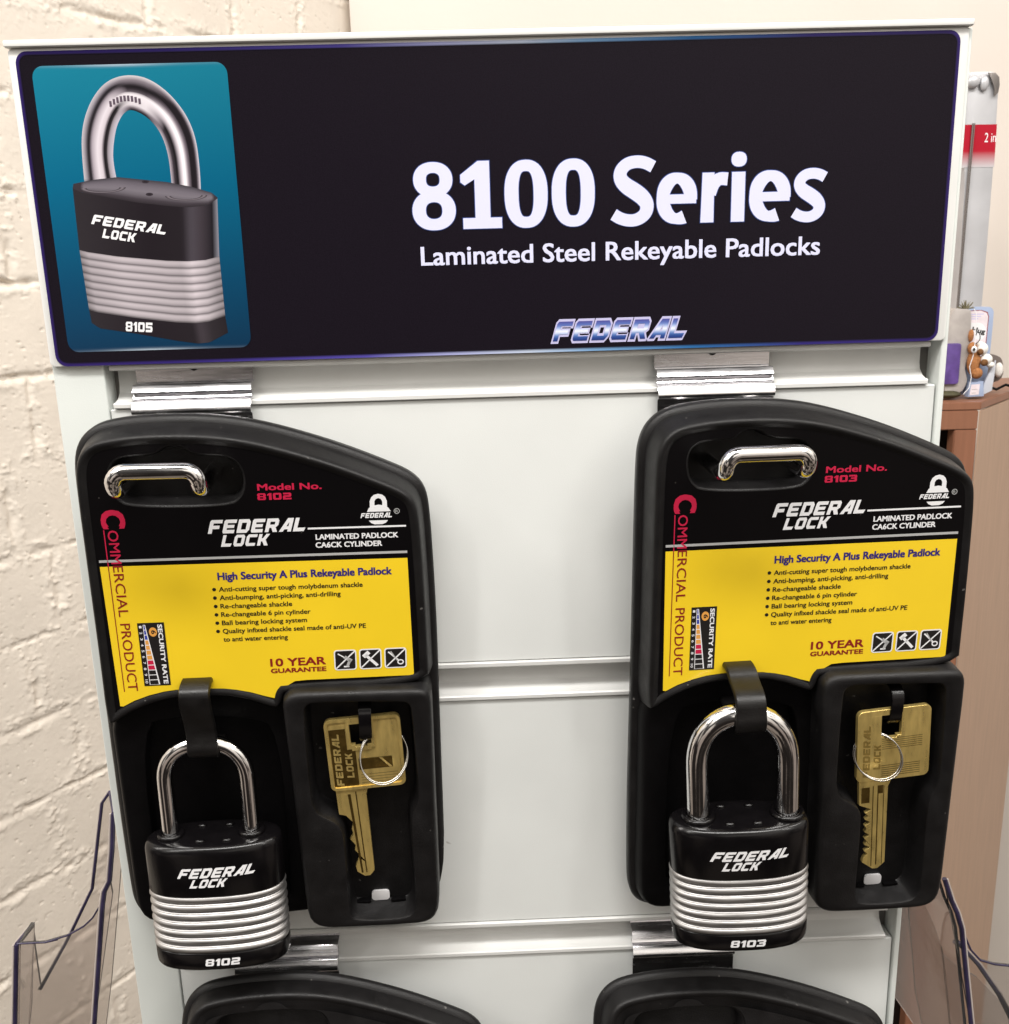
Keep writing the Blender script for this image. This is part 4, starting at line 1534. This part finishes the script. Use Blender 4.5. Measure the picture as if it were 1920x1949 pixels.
KEYL = [('brass key with raised border and worn cuts hanging beside the padlock numbered 8102', 'loose split ring looped through the raised border brass key'),
        ('brass key with fine engraved lines hanging beside the padlock numbered 8103', 'loose split ring looped through the brass key with engraved lines')]
KPOS = [(81.0, 1.6, -72.0, -3.3), (82.0, 3.0, -75.6, -4.0)]
for i in range(2):
    u0, n0, w0, rot = KPOS[i]
    mw = POSES[i] @ Matrix.Translation((u0 * MM, -n0 * MM, w0 * MM)) @ Matrix.Rotation(math.radians(rot), 4, 'Y')
    k = thing('brass_key', KEYL[i][0], 'key', mw, 'brass keys in the package trays')
    bow, hole, blade = key_parts(i)
    bm = solid2d([bow, hole], -1.1, 1.1)
    bo = obj('bow', bm_mesh(bm, 'bow'), M['brass'], k, deg=30)
    bevel_highlight(bo)
    bm = solid2d([blade], -.95, .95)
    bl = obj('blade', bm_mesh(bm, 'blade'), M['brass'], k, deg=30)
    bevel_highlight(bl)
    # milled grooves on the blade, laid on as flat darker strips
    g = Flat(1.0)
    if i == 0:
        g.poly([[(6.4, -36), (7.6, -36), (9.2, -76), (8.4, -76)]], M['brassdark'])
        g.poly([[(9.6, -35), (10.1, -35), (10.9, -76), (10.4, -76)]], M['brassdark'])
    else:
        g.rect(2.4, -44, 6.0, -36.4, M['brassdark'])
        g.rect(7.3, -76.5, 7.7, -36, M['brassdark'])
        g.rect(9.4, -76, 9.9, -36, M['brassdark'])
        g.rect(9.9, -40, 11.8, -36, M['brassdark'])
        g.rect(12.0, -76, 12.3, -36, M['brassdark'])
    g.build('groove', bl)
    # raised or engraved decoration of the bow, in brass and a darker tone
    d = Flat(1.13)
    if i == 0:
        bm = bmesh.new()
        for c0, c1 in ((bow, offset(ccw(bow), -1.3)),):
            bm = solid2d([c0, c1], -1.55, -1.05)
        obj('raised_border', bm_mesh(bm, 'raised_border'), M['brass'], bo, deg=30)
        bm = solid2d([offset(ccw(hole), 1.5), hole], -1.5, -1.05)
        obj('raised_border', bm_mesh(bm, 'raised_border'), M['brass'], bo, deg=30)
        d.rect(12.6, -19.5, 28.6, -16.8 + 1.2, M['brass'])
        d.rect(12.6, -24.6, 26.6, -19.2, M['brassdark'])
        d.poly([[(21, -19.4), (22.2, -19.4), (26.4, -24.4), (25.2, -24.4)]], M['brass'], dn=.05)
        d.rect(1.6, -31.8, 8.4, -4.6, M['brassdark'])
        d.rect(8.4, -31.8, 11.8, -14.6, M['brassdark'])
        for q in range(4):
            d.rect(13.0, -31.0 + q * 1.3, 28.4, -30.85 + q * 1.3, M['brassdark'])
        mt_ = M['brass']
    else:
        for q in range(6):
            d.rect(10.6, -18.6 + q * .95, 28.0, -18.4 + q * .95, M['brassdark'])
        for q in range(6):
            d.rect(10.6, -31.6 + q * 1.0, 27.4, -31.35 + q * 1.0, M['brassdark'])
        mt_ = M['brassmid']
    # words run up the left side of the bow
    d.add(block2d('FEDERAL', 1.6, 0.15), mt_, (5.6, -31.4), (0, 25.0), (-3.0, 0), dn=.06)
    d.add(block2d('LOCK', 1.6, 0.15), mt_, (10.2, -28.0), (0, 12.0), (-3.0, 0), dn=.06)
    d.build('stamping', bo)
    # split ring
    if i == 0:
        c, R_, th0, kk = (23.4, -17.6), 9.8, 252, 5.6
        cr = math.cos(math.radians(122))
    else:
        c, R_, th0, kk = (8.0, -20.4), 9.2, 304, 4.0
        cr = math.cos(math.radians(128))
    ringp = []
    for t in range(3):
        pass
    for q in range(0, 96):
        a = 2 * math.pi * q / 96
        n = kk * (math.cos(a - math.radians(th0)) - cr) * 1.0
        ringp.append((c[0] + R_ * math.cos(a), -n, c[1] + R_ * math.sin(a)))
    bm = tube(ringp, .38, 8, True)
    rp2 = [(x * 1.0 + .15, y - .95, z - .25) for x, y, z in ringp]
    bm = tube(rp2, .32, 8, True, bm)
    ro = obj('key_ring', bm_mesh(bm, 'key_ring'), M['wire'], None, None, deg=60)
    ro.matrix_world = mw
    tag(ro, KEYL[i][1], 'key ring', 'split rings on the keys')


# ================================================================== CLEAR LEAFLET HOLDERS on both sides
def holder(name, label, near, ynear, yfar, walls, farc, edges, side=1, mount=None):
    h = thing(name, label, 'leaflet holder', Matrix.Translation((near[0][0] * MM, ynear * MM, -.30)), 'clear leaflet holders on the stand sides')
    ih = h.matrix_world.inverted()
    bm = prism(near, -ynear - 1.6, -ynear, 0.0)
    obj('side_wall', bm_mesh(bm, 'side_wall'), M['acrylic'], h, ih, deg=20)
    bm = prism(farc, -yfar - 1.6, -yfar, 0.0)
    obj('side_wall', bm_mesh(bm, 'side_wall'), M['acrylic'], h, ih, deg=20)
    for pts in walls:
        # a bent sheet between the two side walls, following pts (x, z), 1.8 mm thick
        bm = bmesh.new()
        t = 1.8
        A, B = [], []
        for q in pts:
            A.append((bm.verts.new((q[0] * MM, (ynear + 1.7) * MM, q[1] * MM)), bm.verts.new((q[0] * MM, (yfar - .1) * MM, q[1] * MM))))
            B.append((bm.verts.new(((q[0] + t) * MM, (ynear + 1.7) * MM, q[1] * MM)), bm.verts.new(((q[0] + t) * MM, (yfar - .1) * MM, q[1] * MM))))
        for j in range(len(pts) - 1):
            bm.faces.new((A[j][0], A[j][1], A[j + 1][1], A[j + 1][0]))
            bm.faces.new((B[j][0], B[j + 1][0], B[j + 1][1], B[j][1]))
            bm.faces.new((A[j][0], A[j + 1][0], B[j + 1][0], B[j][0]))
            bm.faces.new((A[j][1], B[j][1], B[j + 1][1], A[j + 1][1]))
        bm.faces.new((A[0][0], B[0][0], B[0][1], A[0][1]))
        bm.faces.new((A[-1][0], A[-1][1], B[-1][1], B[-1][0]))
        obj('sheet', bm_mesh(bm, 'sheet'), M['acrylic'], h, ih, deg=20)
    if mount:
        pts, dx = mount
        bm = bmesh.new()
        A = [[bm.verts.new(((x + o_ + dx * f) * MM, (ynear + 1.7 + 105 * f) * MM, z * MM)) for x, z in pts] for o_ in (0, -1.6 * side) for f in (0, 1)]
        for a, b in ((A[0], A[1]), (A[1], A[3]), (A[3], A[2]), (A[2], A[0])):
            for i in range(len(pts) - 1):
                bm.faces.new((a[i], a[i + 1], b[i + 1], b[i]))
        bm.faces.new((A[0][0], A[1][0], A[3][0], A[2][0]))
        bm.faces.new((A[0][-1], A[2][-1], A[3][-1], A[1][-1]))
        obj('mounting_plate', bm_mesh(bm, 'mounting_plate'), M['mount'], h, ih, deg=20)
    for path, r in edges:
        obj('polished_edge', bm_mesh(tube(path, r, 8), 'polished_edge'), M['acryledge'], h, ih, deg=60)
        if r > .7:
            q_ = [(a + r * side * 1.15, b - .3, c) for a, b, c in path]  # pale strip laid beside the edge as a painted highlight
            obj('bevel_highlight', bm_mesh(tube(q_, r * .42, 8), 'bevel_highlight'), M['edgehighlight'], h, ih, deg=60)
    return h


yn, yf = 12.0, 28.0
nearL = [(-58.7, -256.9), (-45.3, -256.8), (-34.3, -253.6), (-26, -249), (-21.1, -244.5), (-15.2, -235.8), (-13.6, -228.7), (-10.7, -224.9), (-8.4, -212), (-4.7, -190.0), (-15, -250), (-27.8, -303.8), (-48, -400), (-76, -400), (-65.9, -301.8)]
nearL = [(-58.7, -256.9), (-45.3, -256.8), (-34.3, -253.6), (-26, -249), (-21.1, -244.5), (-15.2, -235.8), (-13.6, -228.7), (-10.7, -224.9), (-10.4, -232), (-27.8, -303.8), (-46, -380), (-84, -380), (-65.9, -301.8)]
farL = [(-58.6, -259.1), (-59.2, -294.8), (-43.6, -269.6), (-39.8, -263.0), (-26.6, -239.3), (-16.2, -193.5), (-11.9, -187.8), (-7, -205), (-24, -292), (-44, -380), (-82, -380)]
e = lambda pts, y: [(p[0], y, p[1]) for p in pts]
holder('leaflet_holder', 'clear acrylic leaflet holder on the left side of the stand', nearL, yn, yf,
       [[(-58.7, -256.9), (-65.9, -301.8), (-84, -380)]], farL,
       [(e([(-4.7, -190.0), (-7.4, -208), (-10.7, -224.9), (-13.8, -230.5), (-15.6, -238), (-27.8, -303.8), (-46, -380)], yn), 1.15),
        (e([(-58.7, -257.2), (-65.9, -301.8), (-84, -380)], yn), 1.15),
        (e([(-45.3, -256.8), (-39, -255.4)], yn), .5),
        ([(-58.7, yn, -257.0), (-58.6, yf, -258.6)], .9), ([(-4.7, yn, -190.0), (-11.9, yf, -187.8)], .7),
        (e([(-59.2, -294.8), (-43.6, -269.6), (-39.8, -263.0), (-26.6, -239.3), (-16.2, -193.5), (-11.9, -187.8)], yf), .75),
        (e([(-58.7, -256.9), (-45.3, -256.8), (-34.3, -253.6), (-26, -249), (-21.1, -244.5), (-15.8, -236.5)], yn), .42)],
       side=-1)
nearR = [(386.2, -242.3), (390.4, -254), (393.8, -261.0), (396.9, -270.2), (402.7, -282.9), (408.0, -289.1), (415.4, -291.8), (423, -293.1), (440, -294), (470, -380), (420, -380), (406.6, -326.3)]
farR = [(374.9, -250), (383, -262), (392, -281), (398, -297), (407, -306), (416, -312), (432, -330), (450, -380), (400, -380), (385.3, -320)]
holder('leaflet_holder', 'clear acrylic leaflet holder on the right side of the stand', nearR, yn, yf,
       [[(440, -294), (470, -380)]], farR,
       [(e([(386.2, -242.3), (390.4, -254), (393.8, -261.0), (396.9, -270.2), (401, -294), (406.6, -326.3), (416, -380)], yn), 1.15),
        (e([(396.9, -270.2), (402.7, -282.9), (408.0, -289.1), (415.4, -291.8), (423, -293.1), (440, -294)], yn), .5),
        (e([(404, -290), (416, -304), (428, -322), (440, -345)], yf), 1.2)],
       side=1, mount=([(384.6, -242.3), (388.8, -254), (392.2, -261.0), (395.2, -270.2), (399.4, -294), (405, -326.3), (414, -380)], -8))

# ================================================================== BACKGROUND CABINET AND GOODS
cb = thing('wooden_cabinet', 'reddish brown wooden cabinet with pale side panel behind the stand', 'cabinet', Matrix.Translation((0.73, 0.80, -1.0)))
ic = cb.matrix_world.inverted()
Nn, Ff, Ll = Vector((731, 677)), Vector((934, 893)), Vector((470, 690))
Bb = Ll + (Ff - Nn)
ZT = -108.0


def vprism(pts, z0, z1, bev=1.0):
    bm = bmesh.new()
    a = [bm.verts.new((p[0] * MM, p[1] * MM, z0 * MM)) for p in pts]
    b = [bm.verts.new((p[0] * MM, p[1] * MM, z1 * MM)) for p in pts]
    bm.faces.new(a)
    bm.faces.new(list(reversed(b)))
    for i in range(len(pts)):
        j = (i + 1) % len(pts)
        bm.faces.new((a[i], a[j], b[j], b[i]))
    bmesh.ops.recalc_face_normals(bm, faces=bm.faces)
    if bev:
        bmesh.ops.bevel(bm, geom=list(bm.edges), offset=bev * MM, segments=2, affect='EDGES')
    return bm_mesh(bm, 'x')


fx = (Nn - Ll).normalized()
fn = Vector((-fx.y, fx.x))
sd = (Ff - Nn).normalized()
obj('top_board', vprism([Ll, Nn, Ff, Bb], ZT - 9, ZT), M['wood'], cb, ic)
obj('side_panel', vprism([Nn - fx * 1.5, Nn, Ff, Ff - fx * 18], -1500, ZT - 9.3), M['woodpale'], cb, ic)
obj('front_rail', vprism([Ll, Nn - fx * 1.8, Nn - fx * 1.8 + fn * 18, Ll + fn * 18], ZT - 31, ZT - 9.3), M['wood'], cb, ic)
obj('front_stile', vprism([Nn - fx * 27, Nn - fx * 1.8, Nn - fx * 1.8 + fn * 18, Nn - fx * 27 + fn * 18], -1500, ZT - 31.3), M['wood'], cb, ic)
obj('shade_board', vprism([Ll + fn * 40, Nn - fx * 4 + fn * 40, Nn - fx * 4 + fn * 46, Ll + fn * 46], -1500, ZT - 9.5), M['dark'], cb, ic)  # near-black board set forward to paint the shade inside the opening
obj('shelf_board', vprism([Ll + fn * 20, Nn - fx * 4 + fn * 20, Nn - fx * 4 + fn * 39, Ll + fn * 39], -330, -316), M['wood'], cb, ic)

# tall silver package
tp_ = thing('silver_package', 'tall silver package with a red band standing on the cabinet', 'package', Matrix.Translation((0.745, 0.77, -0.108)))
it = tp_.matrix_world.inverted()
body = chaikin(ccw([(712, -107), (734.5, -107), (735.5, 100), (727.6, 195), (727, 248), (729, 250.5), (750, 250.8), (757, 250), (761, 246.5), (762.8, 240), (764.2, 195), (765.8, 100), (766.0, -20), (764, -107)]), 1)
bm = prism(body, -800, -762, 1.2)
obj('carton', bm_mesh(bm, 'carton'), M['silver'], tp_, it)
G_, K_ = [], []
for t in np.linspace(0, 1, 25):
    zt = 195.4 - 46 * t
    G_.append([(727.3 + .9 * 0, zt), (746, zt - .2), (764.6 + .9 * t, zt - .4)])
    K_.append([lerp((.44, .010, .028), (.58, .56, .58), 0 if t < .62 else (t - .62) / .38)] * 3)
rb = colour_mesh('red_band', [(G_, -761.6, K_)], M['print'], tp_)
rb.matrix_local = it
tx = Flat(-761.5)
tx.text('2 in', 751.8, 176.2, 13.0, 10.5, M['white'], bold=0.0)
o = tx.build('lettering', rb)
o.matrix_local = Matrix.Identity(4)
bm = bmesh.new()
bm = tube([(736.2, 760, 196.5), (735.6, 760, 100), (735.2, 760, -60), (735.0, 760, -105)], .9, 8)
bm = tube([(738.2, 760, 196.5), (737.4, 760, 100), (736.8, 760, -60), (736.4, 760, -105)], .6, 8, bm=bm)
obj('wire', bm_mesh(bm, 'wire'), mat('dull_wire', (.17, .15, .14), .45, metal=.3), tp_, it)
bm = bmesh.new()
ellipsoid(bm, (732, 758, 240), (7.5, 4, 7), 16)
ellipsoid(bm, (745, 759, 238), (5, 3, 8), 16)
obj('moulded_top', bm_mesh(bm, 'moulded_top'), M['silver'], tp_, it)
bm = tube([(746, 759, 250), (754, 758, 249.5), (760, 758, 246), (762.6, 758, 238), (762.4, 758, 228), (759, 758, 221)], 1.5, 10)
bm = prism([(748, 249), (756, 248.6), (760.6, 244), (761.8, 236), (761, 228), (757, 224), (756, 233), (752, 241)], -760, -757.5, .4)
obj('curled_lip', bm_mesh(bm, 'curled_lip'), mat('lip_grey', (.22, .20, .19), .3, metal=.6), tp_, it)

# clear blister with purple goods
bp = thing('blister_pack', 'clear plastic blister holding purple goods beside the bear card', 'package', Matrix.Translation((0.712, 0.70, -0.107)))
ib = bp.matrix_world.inverted()
c = chaikin(ccw([(697, -5), (722, -6), (725, -10), (726.4, -40), (726.4, -56.4), (724, -64), (722.4, -72), (725, -80), (727, -86), (724.5, -95), (719.7, -101), (697, -106)]), 2)
bm = prism(c, -728, -703, 2.0)
obj('shell', bm_mesh(bm, 'shell'), M['smoky'], bp, ib)
bm = prism(rrect(694, -90, 714.5, -44, 3, 4), -704.5, -699, 1.5)
obj('contents', bm_mesh(bm, 'contents'), M['purple'], bp, ib)
bm = bmesh.new()
ellipsoid(bm, (706, 704, -102), (14, 9, 4.5), 16)
obj('base', bm_mesh(bm, 'base'), M['moss'], bp, ib)
bm = tube([(722, 693.5, -6), (725.4, 693.5, -12), (726.4, 693.5, -45), (725.6, 693.5, -58), (722.6, 693.5, -70), (725.6, 693.5, -82), (724, 693.5, -94), (718, 693.5, -101)], .45, 8)
obj('rim', bm_mesh(bm, 'rim'), M['white'], bp, ib)

# pale blue card with bear
cd = thing('toy_card', 'pale blue display card printed Hug standing on the wooden cabinet', 'card', Matrix.Translation((0.74, 0.705, -0.105)))
ik = cd.matrix_world.inverted()
bm = prism(chaikin(ccw([(717, -104.5), (719, -4.7), (749.4, -4.9), (753.5, -7.2), (755.6, -12), (755.1, -65.3), (753, -104.5)]), 1), -716, -713.5, .3)
bk_ = obj('backing', bm_mesh(bm, 'backing'), M['paleblue'], cd, ik)
fl = Flat(-713.3)
fl.poly([[(721, -40), (722.5, -9), (740, -8.5), (748, -11), (750, -16), (749.4, -62), (744, -70)]], M['dred'])
fl.poly([[(721, -40), (722.5, -9.8), (740, -9.2), (747, -11.8), (749.1, -16), (748.5, -61), (744, -69)]], M['pinkwhite'], dn=.06)
fl.poly([chaikin([(723.5, -24), (727, -21), (733, -23), (740, -22), (747, -27), (748.2, -35), (744, -43), (737, -41), (730, -36), (724, -30)], 2)], M['white'], dn=.12)
fl.text('a Hug', 724.2, -30.6, 23.0, 5.4, M['black'], bold=.05, rot=-12, dn=.18)
for q in range(3):
    fl.rect(725.5 + q, -13.5 - q * 2.6, 744 - q * 3, -12.6 - q * 2.6, M['lavender'], dn=.12)
o = fl.build('lettering', bk_)
o.matrix_local = Matrix.Identity(4)
bm = prism([(726.5, -105), (728, -88.6), (742.8, -87.6), (745, -104.8)], -709, -699, .4)
tr_ = obj('tray', bm_mesh(bm, 'tray'), M['paleblue'], cd, ik)
fl = Flat(-698.8)
fl.poly([[(728, -103), (729, -91), (739, -90.5), (738.6, -102.5)]], M['pinkwhite'])
fl.rect(730, -97, 736.5, -96.2, M['grey'], dn=.1)
fl.rect(730, -101, 735, -100.2, M['grey'], dn=.1)
o = fl.build('lettering', tr_)
o.matrix_local = Matrix.Identity(4)
bm = prism([(744.6, -104.5), (746.4, -90), (752, -76), (757.4, -64.5), (757.2, -80), (755.8, -99)], -706, -703, .4)
obj('side_flap', bm_mesh(bm, 'side_flap'), mat('flap_white', (.58, .60, .66), .3), cd, ik)

tb = thing('teddy_bear', 'small brown and white plush bear sitting on the pale blue card', 'toy', Matrix.Translation((0.735, 0.700, -0.088)))
ik = tb.matrix_world.inverted()
bm = bmesh.new()
ellipsoid(bm, (730.5, 701, -66), (7.5, 6, 15))
ellipsoid(bm, (733.5, 698, -78), (6.5, 6, 6.5))
ellipsoid(bm, (727, 700, -50), (5, 5, 7))
ellipsoid(bm, (725.5, 702, -36), (3, 3, 7))
obj('body', bm_mesh(bm, 'body'), M['bear'], tb, ik, deg=180)
bm = bmesh.new()
ellipsoid(bm, (738.5, 700, -51), (6.5, 6, 7))
ellipsoid(bm, (744, 700, -63), (7, 6, 6.5))
ellipsoid(bm, (749, 699, -69), (4.5, 4, 3.6))
ellipsoid(bm, (735.5, 701, -46), (4, 4, 4))
obj('fleece', bm_mesh(bm, 'fleece'), M['plush'], tb, ik, deg=180)
bm = bmesh.new()
ellipsoid(bm, (734.6, 695.5, -54), (3.4, 3, 3.6))
ellipsoid(bm, (739.6, 694.5, -66), (4.2, 3, 4))
obj('paw', bm_mesh(bm, 'paw'), M['beard'], tb, ik, deg=180)
bm = bmesh.new()
ellipsoid(bm, (725.6, 692.5, -51), (3.3, 2.4, 4.2))
ey = obj('eye', bm_mesh(bm, 'eye'), M['white'], tb, ik, deg=180)
bm = bmesh.new()
ellipsoid(bm, (724.4, 690.4, -50.6), (1.5, .8, 2.0))
obj('pupil', bm_mesh(bm, 'pupil'), M['black'], ey, None, deg=180)
bm = tube([(729, 698, -36 + 0)] + [(727.5 + 6 * math.cos(a), 697, -38 + 7 * math.sin(a)) for a in np.linspace(1.2, -1.6, 12)], .5, 6)
obj('cord', bm_mesh(bm, 'cord'), M['deep'], tb, ik, deg=60)

# dark spiky thing above the blister, and a dark gadget at the right edge
bm = bmesh.new()
for q in range(26):
    a = random.uniform(0, math.pi)
    l = random.uniform(6, 10.5)
    bm = tube([(718 + 2 * math.cos(a), 704, -6), (718 + l * .95 * math.cos(a), 704 + random.uniform(-3, 3), -6 + l * math.sin(a))], [.7, .25], 5, bm=bm)
o = obj('key_bristles', bm_mesh(bm, 'bristle_tuft'), mat('olive_bristle', (.16, .14, .08), .6), None, deg=60)
o.name = 'bristle_tuft'
tag(o, 'tiny olive bristle tuft showing above the clear blister pack', 'brush')
gd = thing('wire_gadget', 'grey and black gadget with trailing cable behind the bear card', 'gadget', Matrix.Translation((0.79, 0.76, -0.108)))
ig = gd.matrix_world.inverted()
bm = prism(chaikin(ccw([(768, -98), (770, -72), (777, -62), (790, -64), (800, -70), (802, -98)]), 2), -800, -765, 2)
obj('casing', bm_mesh(bm, 'casing'), mat('grey_casing', (.16, .13, .115), .35), gd, ig)
bm = tube([(766, 752, -102), (775, 748, -100), (786, 750, -104), (798, 752, -99), (812, 756, -103)], 1.6, 8)
obj('cable', bm_mesh(bm, 'cable'), M['deep'], gd, ig)
bm = bmesh.new()
ellipsoid(bm, (792, 760, -82), (5, 4, 9))
obj('dial', bm_mesh(bm, 'dial'), M['plush'], gd, ig)

bpy.context.view_layer.update()
